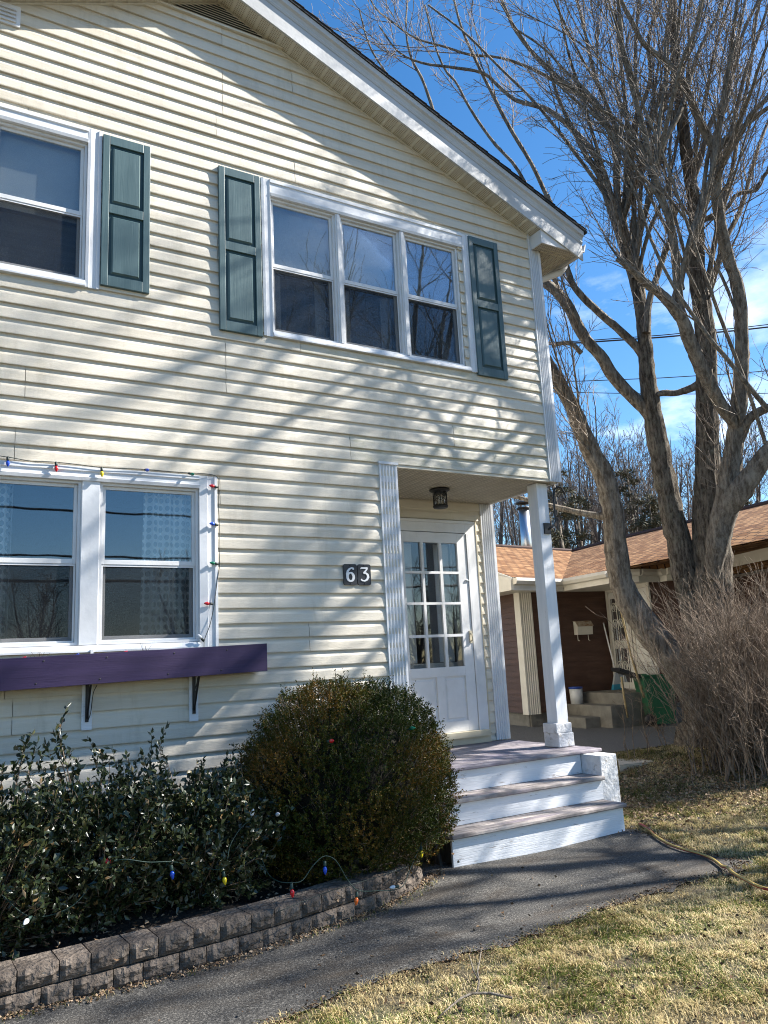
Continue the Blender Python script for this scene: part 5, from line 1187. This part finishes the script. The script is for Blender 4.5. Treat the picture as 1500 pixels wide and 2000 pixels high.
for x0, n in ((.64,9),(1.31,6)):
    pl = MB()
    for i in range(n):
        a = rng.uniform(-.05,.05); b = rng.uniform(-.03,.02); h = rng.uniform(.06,.13); z0 = bxz(x0,-1.61)
        pl.tube([(x0,-.12,z0),(x0+a*.5,-.12+b,z0+h*.6),(x0+a*1.3,-.12+b*2,z0+h)], [.002,.0016,.001], 4)
        pl.tube([(x0+a*.5,-.12+b,z0+h*.6),(x0+a*.2,-.12+b*2,z0+h*.95)], .001, 4)
    tag(pl.build('withered_plant', m_shrubtwig), 'withered plant stubble poking out of the purple box, %s' % ('left tuft' if x0 < 1 else 'right tuft under the right window'), 'plant', 'withered plants in the purple box')

# coloured light strings
BC = dict(red=(.55,.012,.018), blue=(.012,.07,.50), yellow=(.72,.56,.02), green=(.01,.18,.09), white=(.72,.74,.76), orange=(.75,.14,.02))
bm_ = {k: mat(k+'_bulb', v, .18, 0, .6) for k, v in BC.items()}
m_cable = mat('green_black_cable', (.012,.022,.018), .5); m_cable2 = mat('green_cable', (.015,.045,.035), .6)
def bulb(p, d, col, par):
    d = np.array(d, float); d /= np.linalg.norm(d)
    MB().lathe(p, [(.004,-.002),(.009,.0),(.0095,.026),(.008,.028),(.004,.029)], 10, d).build('socket', m_cable2 if par.get('green') else m_cable, par, True)
    q = np.array(p)+d*.028; MB().lathe(q, [(.003,0),(.009,.004),(.0128,.013),(.0125,.021),(.0085,.034),(.004,.042),(.001,.045)], 12, d).build('bulb', bm_[col], par, True)
def cable(pts, par, r=.0028, m=None, n=None):
    q = polyline([(*p, r) for p in pts], n or len(pts)*6); MB().tube(q[:, :3], r, 5).build('cable', m or m_cable, par, True)
LS = empty('light_string', (1.2,-.04,-.24), 'string of coloured bulbs along the lower window frame, going down into the purple box', 'light string')
yl = -.047
cable([(-.3,yl,-.24),(.2,yl,-.215),(.40,yl,-.222),(.55,yl,-.238),(.70,yl,-.232),(.88,yl,-.238),(1.01,yl,-.246),(1.2,yl,-.238),(1.32,yl,-.234),(1.5,yl,-.236),(1.64,yl,-.235),(1.80,yl,-.232),(1.880,-.03,-.250),(1.884,-.03,-.32),(1.880,-.03,-.45),(1.886,-.03,-.62),(1.882,-.03,-.78),(1.884,-.03,-.93),(1.862,-.035,-1.06),(1.835,-.04,-1.24),(1.80,-.05,-1.38),(1.755,-.06,-1.49),(1.74,-.10,-1.56),(1.745,-.10,-1.62)], LS)
cable([(1.745,-.06,-1.60),(1.2,-.10,-1.60),(.6,-.09,-1.60),(-.2,-.09,-1.61)], LS)
cable([(1.705,-.05,-1.755),(1.70,-.045,-1.80),(1.675,-.046,-1.9),(1.672,-.046,-1.98)], LS); cable([(1.01,-.06,-1.77),(.99,-.046,-1.82),(.975,-.046,-1.95),(.96,-.046,-2.0)], LS)
for x, z, c in ((.405,-.222,'blue'),(.71,-.232,'red'),(1.014,-.246,'yellow')): bulb((x,yl-.004,z), (.04,-.12,-1), c, LS)
bulb((1.322,yl,-.236), (.1,-1,-.3), 'blue', LS); bulb((1.645,yl,-.238), (.3,-.8,-.3), 'green', LS)
for z, c in ((-.330,'red'),(-.625,'blue'),(-.925,'green')): bulb((1.872,yl+.005,z), (-1,-.15,.12), c, LS)
bulb((1.825,yl,-1.225), (-1,-.15,.05), 'red', LS); bulb((1.752,-.055,-1.498), (-.7,-.15,.7), 'white', LS)
for x, c in ((.50,'red'),(.82,'blue'),(1.13,'red')): bulb((x,-.16,bxz(x,-1.575)), (.5,-.2,.45), c, LS)
MB().box(.965,.985,-.052,-.0465,-1.61,-1.53).build('clip', m_white, LS)
LG2 = empty('light_string', (1.9,-1.1,-2.9), 'string of coloured bulbs draped over the shrubs and down onto the block wall', 'light string'); LG2['green'] = 1
def A(u, v, y): return at(u, v, 1, y)
def Z(u, v, z): return at(u, v, 2, z)
B2 = [(A(228,1679,-1.27),(-1,-.1,0),'red'),(A(334,1690,-1.22),(.1,-.2,-1),'blue'),(A(436,1702,-1.18),(.1,-.2,-1),'yellow'),(A(487,1603,-1.1),(.3,-.3,1),'white'),(A(537,1593,-1.0),(.0,-1,.3),'white'),(A(60,1790,-1.25),(-.5,-.8,-.2),'white'),(A(634,1682,-1.27),(-.1,-.25,-1),'blue'),(A(569,1726,-1.36),(0,-.2,-1),'red'),
      (A(640,1448,-1.18),(.1,-1,.1),'red'),(A(792,1424,-1.10),(.6,-.8,.1),'green'),(A(697,1742,-1.315),(-.25,-.2,-1),'orange'),(A(778,1731,-1.22),(-1,-.2,.1),'white'),(A(822,1652,-1.06),(-.1,-.2,-1),'yellow')]
for p, d_, c in B2: bulb(p, d_, c, LG2)
cable([A(0,1745,-1.2),A(60,1790,-1.22),A(140,1770,-1.2),A(200,1700,-1.15),A(236,1679,-1.27),A(290,1684,-1.26),A(334,1683,-1.24),A(380,1690,-1.1),A(436,1696,-1.19),A(450,1650,-1.15),A(470,1618,-1.1),A(487,1605,-1.1),A(500,1640,-1.0),A(520,1700,-1.05),A(545,1722,-1.3),A(569,1724,-1.36),A(590,1720,-1.34),A(612,1690,-1.3),A(634,1672,-1.28),A(655,1680,-1.28),A(680,1720,-1.30),A(697,1738,-1.325),A(735,1740,-1.29),A(784,1733,-1.225),A(800,1700,-1.14),A(815,1665,-1.07),A(824,1645,-1.06)], LG2, .0028, m_cable2)
cable([A(537,1596,-1.0),A(534,1625,-.98),A(510,1640,-.95)], LG2, .0025, m_cable2); cable([A(792,1424,-1.09),A(778,1436,-1.08),A(765,1440,-1.0)], LG2, .0025, m_cable2)
q = Z(697,1745,-3.04)
cable([A(540,1782,-1.45),A(640,1742,-1.36),A(740,1712,-1.2),A(700,1730,-1.28)][:3]+[A(800,1690,-1.1)], LG2, .0025)

# hanging-basket hook on the porch post
HK = empty('basket_hook', (5.34,.12,-.5), 'black wrought iron hanging-basket hook screwed to the porch post', 'hook')
MB().box(5.245, 5.325, .055, .0715, -.545, -.435).build('back_plate', m_black, HK)
MB().tube([(5.285,.062,-.50),(5.32,.05,-.48),(5.36,.045,-.455),(5.385,.045,-.42),(5.388,.045,-.30),(5.39,.045,-.16),(5.41,.045,-.09),(5.45,.045,-.055),(5.50,.045,-.06),(5.545,.045,-.11),(5.555,.045,-.165),(5.545,.045,-.19),(5.53,.045,-.165)], .0095, 6).build('arm', m_black, HK, True)
MB().tube([(5.39,.045,-.13),(5.43,.045,-.10),(5.47,.045,-.12),(5.46,.045,-.16),(5.43,.045,-.15)], .004, 5).build('scroll', m_black, HK, True)

# ------------------------------------------------------------------ brown neighbouring house
e1 = np.array([.139,.990,0]); e2 = np.array([.990,-.139,0]); K = np.array([9.15,5.17,0])
def nbp(p, q, z): return K+p*e2+q*e1+np.array([0,0,z])
NH = empty('neighbour_house', (11,5,-3), 'single storey brown clapboard house with red-brown shingle roof and white gutters', 'house')
m_brown = noisy('brown_siding', [(.055,.027,.018),(.085,.044,.030)], scale=2, stretch=(1,1,6), rough=.55, bump=.2, bscale=20)
m_cream2 = noisy('cream_trim', [(.52,.49,.42),(.62,.59,.52)], scale=3, rough=.5, bump=.05)
def brick_roof():
    m = bpy.data.materials.new('red_brown_shingles'); m.use_nodes = True; t = m.node_tree; N = t.nodes; l = t.links.new; b = N['Principled BSDF']; b.inputs['Roughness'].default_value = .9; b.inputs['Specular IOR Level'].default_value = .15
    uv = N.new('ShaderNodeUVMap'); br = N.new('ShaderNodeTexBrick'); br.inputs['Scale'].default_value = 1.0; br.inputs['Brick Width'].default_value = .21; br.inputs['Row Height'].default_value = .125; br.inputs['Mortar Size'].default_value = .011; br.inputs['Bias'].default_value = 0
    br.inputs['Color1'].default_value = (.17,.080,.038,1); br.inputs['Color2'].default_value = (.40,.235,.125,1); br.inputs['Mortar'].default_value = (.05,.03,.025,1); l(uv.outputs[0], br.inputs['Vector'])
    n = N.new('ShaderNodeTexNoise'); n.inputs['Scale'].default_value = 9; l(uv.outputs[0], n.inputs[0]); mx = N.new('ShaderNodeMix'); mx.data_type = 'RGBA'; mx.blend_type = 'MULTIPLY'; mx.inputs['Factor'].default_value = .5
    l(br.outputs['Color'], mx.inputs['A']); l(n.outputs['Fac'], mx.inputs['B']); hs_ = N.new('ShaderNodeHueSaturation'); hs_.inputs['Saturation'].default_value = 1.05; hs_.inputs['Value'].default_value = 1.25; l(mx.outputs['Result'], hs_.inputs['Color']); l(hs_.outputs[0], b.inputs['Base Color'])
    bp = N.new('ShaderNodeBump'); bp.inputs['Strength'].default_value = .8; bp.inputs['Distance'].default_value = .01; l(br.outputs['Fac'], bp.inputs['Height']); bp.invert = True; l(bp.outputs[0], b.inputs['Normal']); return m
m_nroof = brick_roof()
ZG = -2.95
def nwall(p0, q0, p1, q1, z0, z1, side, name='siding', c=.105, m=m_brown):
    a = nbp(p0, q0, 0); b = nbp(p1, q1, 0); d = (b-a)/np.linalg.norm(b-a); nrm = np.array([d[1], -d[0], 0])*side; mb = MB(); z = z0
    mb.prism([a+[0,0,z0], b+[0,0,z0], b+[0,0,z1], a+[0,0,z1]], (0,0,0), tuple(-nrm*.12))
    while z < z1:
        zt = min(z+c, z1); v = [a+nrm*.002+[0,0,z], b+nrm*.002+[0,0,z], b+nrm*.016+[0,0,z], a+nrm*.016+[0,0,z], b+nrm*.003+[0,0,zt], a+nrm*.003+[0,0,zt]]
        mb.add(v, [(0,1,2,3),(3,2,4,5)]); z += c
    o = mb.build(name, m, NH); o['kind'] = 'stuff'; return o
nwall(0, 7, 0, 0, -2.72, -.50, 1)                 # left wing side facing this house
nwall(0, 0, 1.90, 0, -2.72, -.50, 1)              # recess wall with the mailbox
nwall(1.90, 0, 1.60, -1.55, -2.40, -.50, 1)       # wall with the doors

fo = MB()
for (a, b) in (((0.02,7),(0.02,.02)),((.02,.03),(1.9,.03))):
    A_ = nbp(*a, 0); B_ = nbp(*b, 0); d = (B_-A_)/np.linalg.norm(B_-A_); nr = np.array([-d[1], d[0], 0]); fo.prism([A_+[0,0,ZG-.3], B_+[0,0,ZG-.3], B_+[0,0,-2.722], A_+[0,0,-2.722]], tuple(nr*.02), tuple(nr*.12))
m_conc = noisy('old_concrete', [(.12,.115,.10),(.20,.19,.165)], scale=4, rough=.9, bump=.3)
fo.build('foundation', m_conc, NH)
# corner column
cc = MB(); a = nbp(-.03, .0, -2.74)
cc.prism([nbp(-.035,.15,-2.74), nbp(-.035,-.035,-2.74), nbp(-.017,-.035,-2.74), nbp(-.017,.15,-2.74)], (0,0,0), (0,0,2.2))
cc.build('corner_column', m_cream2, NH)
fc = MB(); pr = []
W_ = .22; pr = [(-.017,-.017),(-.017,-.035)]
for i in range(5): x = -.017+.01+i*.042; pr += [(x,-.035),(x+.01,-.025),(x+.026,-.025),(x+.034,-.035)]
pr += [(W_,-.035),(W_,-.017)]
fc.prism([nbp(p, q, 0) for p, q in pr][::-1], (0,0,-2.74), (0,0,-.54)); fc.build('corner_column', m_cream2, NH)
MB().tube([nbp(.50,-.06,-.62), nbp(.52,-.075,-.66), nbp(.52,-.075,-1.2), nbp(.53,-.075,-2.62)], .035, 8).build('downspout', m_cream2, NH, True)
MB().tube([nbp(.42,-.05,-.80), nbp(.50,-.07,-.74), nbp(.56,-.05,-.76)], .022, 6).build('pipe_strap', m_cream2, NH, True)
# roof
def g3(u, v, z): return np.array(at(u, v, 2, z))
EZ = -.45
A3, B3, D3_, D2, Dc, Dd, R1, R2 = [g3(u, v, EZ) for u, v in ((1005,1129),(1099,1132),(1190,1115),(1246,1112),(1286,1113),(1300,1110),(1428,1084),(1500,1067))]
R1, R2 = g3(1428,1084,-.28), g3(1500,1067,-.28); R3 = R2+(R2-R1)*3.2
P1 = np.array([8.95,8.3,.8]); V1 = np.array(g3(1118,1078,.8)); M1 = np.array(g3(1224,1051,.8)); M2 = np.array(g3(1500,985,.8)); M3 = M2+(M2-M1)/np.linalg.norm(M2-M1)*7
def roofpoly(name, pts, origin, ue, m=m_nroof):
    pts = [np.array(p, float) for p in pts]; c = len(pts)
    me = bpy.data.meshes.new(name); fs_ = [(0, i, i+1) for i in range(1, c-1)]; me.from_pydata([tuple(p) for p in pts], [], fs_)
    n = np.cross(pts[1]-pts[0], pts[-1]-pts[0]); n /= np.linalg.norm(n); ue = np.array(ue, float); ue /= np.linalg.norm(ue); ve = np.cross(n, ue); ve /= np.linalg.norm(ve)
    uvl = me.uv_layers.new(name='UVMap')
    for lp in me.loops: p = pts[lp.vertex_index]-origin; uvl.data[lp.index].uv = (float(p@ue), float(p@ve))
    me.update(); o = link(name, me, m, NH); s = o.modifiers.new('solid', 'SOLIDIFY'); s.thickness = .03; s.offset = 0; return o
A3e = A3-(B3-A3)*.04
roofpoly('roof', [A3e, B3, V1, P1], A3, B3-A3)
roofpoly('roof', [B3, D3_, V1], B3, B3-A3)
roofpoly('roof', [D3_, D2, Dc, Dd, R1, R2, R3, M3, M2, M1, V1], R1, R1-R2)
back_ = np.array([4,3,-1.4]); roofpoly('roof', [V1, M1, M2, M3, M3+[5,1,-1.6], V1+[5,4,-1.6]], R1, R1-R2); roofpoly('roof', [P1, V1, V1+[0,4,-1.2], P1+[0,4,-1.2]], A3, B3-A3)
cap_ = MB()
for a, b in ((P1, V1), (V1, M1), (M1, M2), (M2, M3)): cap_.tube([a+[0,0,.02], b+[0,0,.02]], .055, 6)
cap_.build('ridge_cap', mat('dark_ridge', (.06,.035,.03), .9), NH)
def nq(w): w = np.array([w[0], w[1], 0])-K; return float(w@e2), float(w@e1)
for (wa, wb2) in ((nbp(1.60,-1.55,0), R1+[.45,.15,0]), (R1+[.45,.15,0], R3+[.45,0,0])):
    (pa, qa), (pb, qb) = nq(wa), nq(wb2); nwall(pa, qa, pb, qb, -2.6, -.55, 1)
# gutters, fascia and soffit along the eaves
ev = [A3e, B3, D3_, D2, Dc, Dd, R1, R2, R3]
cen = np.array([12.5,6,0])
for i, (a, b) in enumerate(zip(ev, ev[1:])):
    d = (b-a)/np.linalg.norm(b-a); nr = np.array([d[1], -d[0], 0]); nr = nr if nr@(a-cen) > 0 else -nr
    pr = [(0,.0),(.09,.0),(.10,-.05),(.07,-.10),(0,-.11)]
    MB().prism([a+nr*x+[0,0,z] for x, z in pr], (0,0,0), tuple(b-a)).build('gutter', m_cream2, NH)
    MB().prism([a-nr*.002+[0,0,-.02], a-nr*.03+[0,0,-.02], a-nr*.03+[0,0,-.20], a-nr*.002+[0,0,-.20]], (0,0,0), tuple(b-a)).build('fascia', m_cream2, NH)
sf = MB(); zs_ = EZ-.16
poly = [p+np.array([0,0,zs_-EZ]) for p in ev]+[np.array([13,-2,zs_]), np.array([13,8,zs_]), np.array([9.0,8,zs_])]
from mathutils.geometry import delaunay_2d_cdt
ov, oe, of, *_ = delaunay_2d_cdt([Vector((p[0], p[1])) for p in poly], [], [list(range(len(poly)))], 1, 1e-5)
sf.add([(v.x, v.y, zs_) for v in ov], [tuple(f) for f in of]); sf.build('soffit', m_cream2, NH)
ru = P1-A3e
MB().prism([A3e+[0,0,-.20], A3e+[0,0,.01], P1+[0,0,.01], P1+[0,0,-.20]], tuple(-e2*.02), tuple(e2*.02)).build('rake_fascia', m_cream2, NH)
MB().prism([A3e+[0,0,-.20], A3e+[0,0,.0], A3e+e1*.5+[0,0,.12], A3e+e1*.5+[0,0,-.20]], tuple(-e2*.04), tuple(-e2*.021)).build('rake_end', m_cream2, NH)
# flue pipe on the roof
fl = g3(1030,1078,.75); 
MB().tube([fl+np.array([0,0,-.5]), fl+np.array([0,0,1.05])], .13, 14).build('flue_pipe', mat('galvanised_steel', (.55,.57,.6), .3, .9), NH, True)
MB().lathe(tuple(fl+np.array([0,0,1.05])), [(.05,0),(.17,.01),(.17,.05),(.05,.06)], 14).build('flue_cap', m_black, NH, True)
MB().lathe(tuple(fl+np.array([0,0,1.19])), [(.02,0),(.19,.01),(.17,.045),(.02,.06)], 14).build('flue_cap', m_black, NH, True)
# doors on the door wall
dw0 = nbp(1.90, 0, 0); dw1 = nbp(1.60, -1.55, 0); dd = (dw1-dw0)/np.linalg.norm(dw1-dw0); dn = np.array([dd[1], -dd[0], 0]); dn = dn if dn[0] < 0 else -dn
def dwp(s, o, z): return dw0+dd*s+dn*o+np.array([0,0,z])
def dbox(s0, s1, o0, o1, z0, z1, name, m, par=NH): return MB().prism([dwp(s0,o0,z0), dwp(s1,o0,z0), dwp(s1,o1,z0), dwp(s0,o1,z0)], (0,0,0), (0,0,z1-z0)).build(name, m, par)
m_wdoor = noisy('neighbour_white_door', [(.55,.54,.50),(.64,.63,.59)], scale=3, rough=.5, bump=.0)
def ndoor(s0, s1, z1):
    r_ = empty('door', (0,0,0)); r_.parent = NH; r_.location = -NH.location
    dbox(s0-.08, s0, .017, .045, -2.40, z1+.08, 'door_casing', m_cream2, r_); dbox(s1, s1+.08, .017, .045, -2.40, z1+.08, 'door_casing', m_cream2, r_); dbox(s0, s1, .017, .045, z1, z1+.08, 'door_casing', m_cream2, r_)
    dbox(s0+.005, s1-.005, .018, .035, -2.39, z1-.005, 'door_slab', m_wdoor, r_); return r_
d1 = ndoor(.12, .78, -.66); d2 = ndoor(.98, 1.52, -.68)
for (a, b, c, d_) in ((.21,.69,-1.55,-.78),(.21,.69,-2.28,-1.68)): dbox(a, b, .0352, .040, c, d_, 'pane', m_glass2, d1); dbox(a+.002, b-.002, .0351, .0352+.0003, c, d_, 'pane_backing', mat('door_dark', (.10,.11,.12), .3), d1)
mo = MB(); ov_ = [dwp(1.25+.10*math.cos(a), .036, -1.18+.34*math.sin(a)) for a in np.linspace(0, 2*math.pi, 21)[:-1]]; mo.prism(ov_, (0,0,0), tuple(dn*.004)); mo.build('oval_pane', mat('dark_oval_glass', (.05,.045,.04), .25), d2)
mo = MB(); mo.tube([p+dn*.004 for p in ov_]+[ov_[0]+dn*.004], .012, 5); mo.build('oval_frame', m_cream2, d2)
# scrolled iron grille on the storm door and railing
gr_ = MB()
def scroll(s, z, r, sg=1, turns=1.6):
    return [dwp(s+sg*r*(1-t*.75)*math.cos(t*turns*6.28), .06, z+r*(1-t*.75)*math.sin(t*turns*6.28)) for t in np.linspace(0, 1, 22)]
for z in (-.95,-1.25,-1.62,-2.0):
    gr_.tube(scroll(.34, z, .10), .008, 4); gr_.tube(scroll(.56, z, .10, -1), .008, 4)
for s in (.21,.45,.69): gr_.tube([dwp(s,.06,-2.28), dwp(s,.06,-.78)], .008, 4)
gr_.build('door_grille', m_cream2, d1)
for s, zz in ((1.1,-2.0),(1.38,-2.0)):
    g2 = MB(); g2.tube(scroll(s, zz, .09), .007, 4); g2.tube(scroll(s, zz-.18, .07, -1), .007, 4); g2.build('door_grille', m_cream2, d2)
# letter box
LBX = empty('mailbox', tuple(nbp(1.25,-.1,-1.25)), 'small cream wall letter box on the brown clapboards beside the doors', 'mailbox')
mbp = [(-.02,-1.40),(-.13,-1.40),(-.145,-1.24),(-.09,-1.17),(-.02,-1.16)]
MB().prism([nbp(1.08, q_, z_) for q_, z_ in mbp], (0,0,0), tuple(e2*.33)).build('box', m_cream2, LBX)
MB().prism([nbp(1.07, q_, z_) for q_, z_ in ((-.015,-1.158),(-.09,-1.165),(-.155,-1.24),(-.155,-1.255),(-.16,-1.24),(-.092,-1.155),(-.015,-1.148))], (0,0,0), tuple(e2*.35)).build('lid', noisy('rusty_lid', [(.40,.36,.28),(.22,.12,.06)], scale=14, rough=.7), LBX)
for s in (1.13, 1.36): MB().tube([nbp(s,-.05,-1.40), nbp(s,-.05,-1.50), nbp(s,-.09,-1.51)], .006, 5).build('paper_hook', m_cream2, LBX)
# concrete steps, one thing
NS = empty('concrete_steps', tuple(nbp(1.2,-.8,-2.95)), 'grey concrete steps up to the doors of the brown house', 'steps')
for (p0, p1, z0, z1, q1) in ((1.02,1.88,ZG-.1,-2.415,-1.30),(.72,1.0195,ZG-.1,-2.60,-1.32),(.42,.7195,ZG-.1,-2.78,-1.02)):
    MB().prism([nbp(p0,-.04,z0), nbp(p1,-.04,z0), nbp(p1,q1,z0), nbp(p0,q1,z0)], (0,0,0), (0,0,z1-z0)).build('step', m_conc, NS, bevel=.012)
tag(MB().prism([nbp(.33,-.06,-2.95), nbp(.50,-.05,-2.95), nbp(.47,-.2,-2.95), nbp(.34,-.2,-2.95)], (0,0,0), (.02,0,.33)).build('kerb_stone', m_conc, None, bevel=.02), 'rounded grey stone standing left of the concrete steps', 'stone')
# bucket, broom, poles
bk = nbp(.80,-.30,-2.60); BK = empty('bucket', tuple(bk), 'white plastic pail with a blue lid on the concrete steps', 'bucket')
MB().lathe(tuple(bk), [(.02,0),(.105,0),(.118,.27),(.02,.27)], 18).build('pail', mat('white_plastic', (.50,.52,.53), .4), BK, True)
MB().lathe(tuple(bk), [(.02,.265),(.124,.262),(.126,.29),(.10,.296),(.02,.297)], 18).build('lid', mat('blue_plastic', (.02,.06,.30), .4), BK, True)
BR = empty('broom', tuple(nbp(1.6,-.2,-2.4)), 'broom with turquoise bristles leaning in the corner by the brown wall', 'broom')
b0_ = nbp(1.76,-.22,-2.415)
MB().tube([b0_+[0,0,.28], nbp(1.72,-.06,-1.20)], .012, 6).build('handle', m_digit, BR, True)
MB().prism([b0_+[-.10,0,.10], b0_+[.10,0,.10], b0_+[.03,0,.30], b0_+[-.03,0,.30]], (0,-.02,0), (0,.02,0)).build('broom_head', mat('grey_bristle', (.35,.38,.40), .7), BR)
MB().prism([b0_+[-.13,0,.003], b0_+[.13,0,.003], b0_+[.10,0,.10], b0_+[-.10,0,.10]], (0,-.025,0), (0,.025,0)).build('bristles', mat('turquoise_bristle', (.03,.25,.38), .7), BR)
m_bamboo = noisy('bamboo', [(.30,.22,.10),(.42,.33,.18)], scale=9, rough=.6, bump=0)
tag(MB().tube([atd(1196,1140,10.6), atd(1212,1190,10.6), atd(1233,1282,10.6), atd(1248,1330,10.6), atd(1258,1362,10.6)], [.011,.013,.015,.016,.016], 7).build('garden_cane', m_bamboo, None, True), 'long yellow cane leaning behind the left maple stem', 'cane', 'garden canes')
tag(MB().tube([atd(1214,1322,10.4), atd(1219,1360,10.4), atd(1226,1402,10.4)], [.016,.015,.012], 7).build('garden_cane', m_bamboo, None, True), 'short yellow cane stuck upright in front of the concrete steps', 'cane', 'garden canes')
# wheeled bin
wb_ = at(1297,1418,2,-2.95); WB = empty('wheeled_bin', (float(wb_[0]), float(wb_[1]), -2.95), 'dark green wheeled bin with its black lid hanging open to the left', 'bin')
m_bin = noisy('green_bin_plastic', [(.014,.085,.042),(.022,.11,.055)], scale=5, rough=.4, bump=.05)
rt = np.array([_r[0], _r[1], 0]); rt /= np.linalg.norm(rt); fw = np.array([-rt[1], rt[0], 0]); c0 = np.array([wb_[0], wb_[1], -2.95])
def bp3(a, b, z): return c0+rt*a+fw*(b+.25)+np.array([0,0,z])
bn = MB(); lo_ = [(-.17,-.22),(.21,-.22),(.21,.22),(-.17,.22)]; hi_ = [(-.26,-.28),(.26,-.28),(.26,.28),(-.26,.28)]
vs = [bp3(a, b, .03) for a, b in lo_]+[bp3(a, b, .80) for a, b in hi_]+[bp3(a*.94, b*.94, .80) for a, b in hi_]+[bp3(a*.9, b*.9, .10) for a, b in lo_]
bn.add(vs, [(3,2,1,0)]+[(i, (i+1) % 4, 4+(i+1) % 4, 4+i) for i in range(4)]+[(4+i, 4+(i+1) % 4, 8+(i+1) % 4, 8+i) for i in range(4)]+[(8+i, 8+(i+1) % 4, 12+(i+1) % 4, 12+i) for i in range(4)]+[(12,13,14,15)])
bn.build('bin_body', m_bin, WB)
rim = MB()
for i in range(4):
    a, b = bp3(*[v*1.03 for v in hi_[i]], .80), bp3(*[v*1.03 for v in hi_[(i+1) % 4]], .80); rim.tube([a, b], .022, 6)
rim.build('rim', m_bin, WB)
MB().prism([bp3(-.29,-.26,.80), bp3(-.29,.26,.80), bp3(-.62,.26,.93), bp3(-.62,-.26,.93)], (0,0,-.03), (0,0,.025)).build('lid', m_black, WB)
MB().tube([bp3(-.31,-.22,.78), bp3(-.31,.22,.78)], .02, 6).build('handle', m_black, WB)
for b in (-.24,.20): MB().lathe(tuple(bp3(-.20,b,.10)), [(.02,0),(.10,0),(.10,.045),(.02,.045)], 16, tuple(fw)).build('wheel', m_black, WB, True)
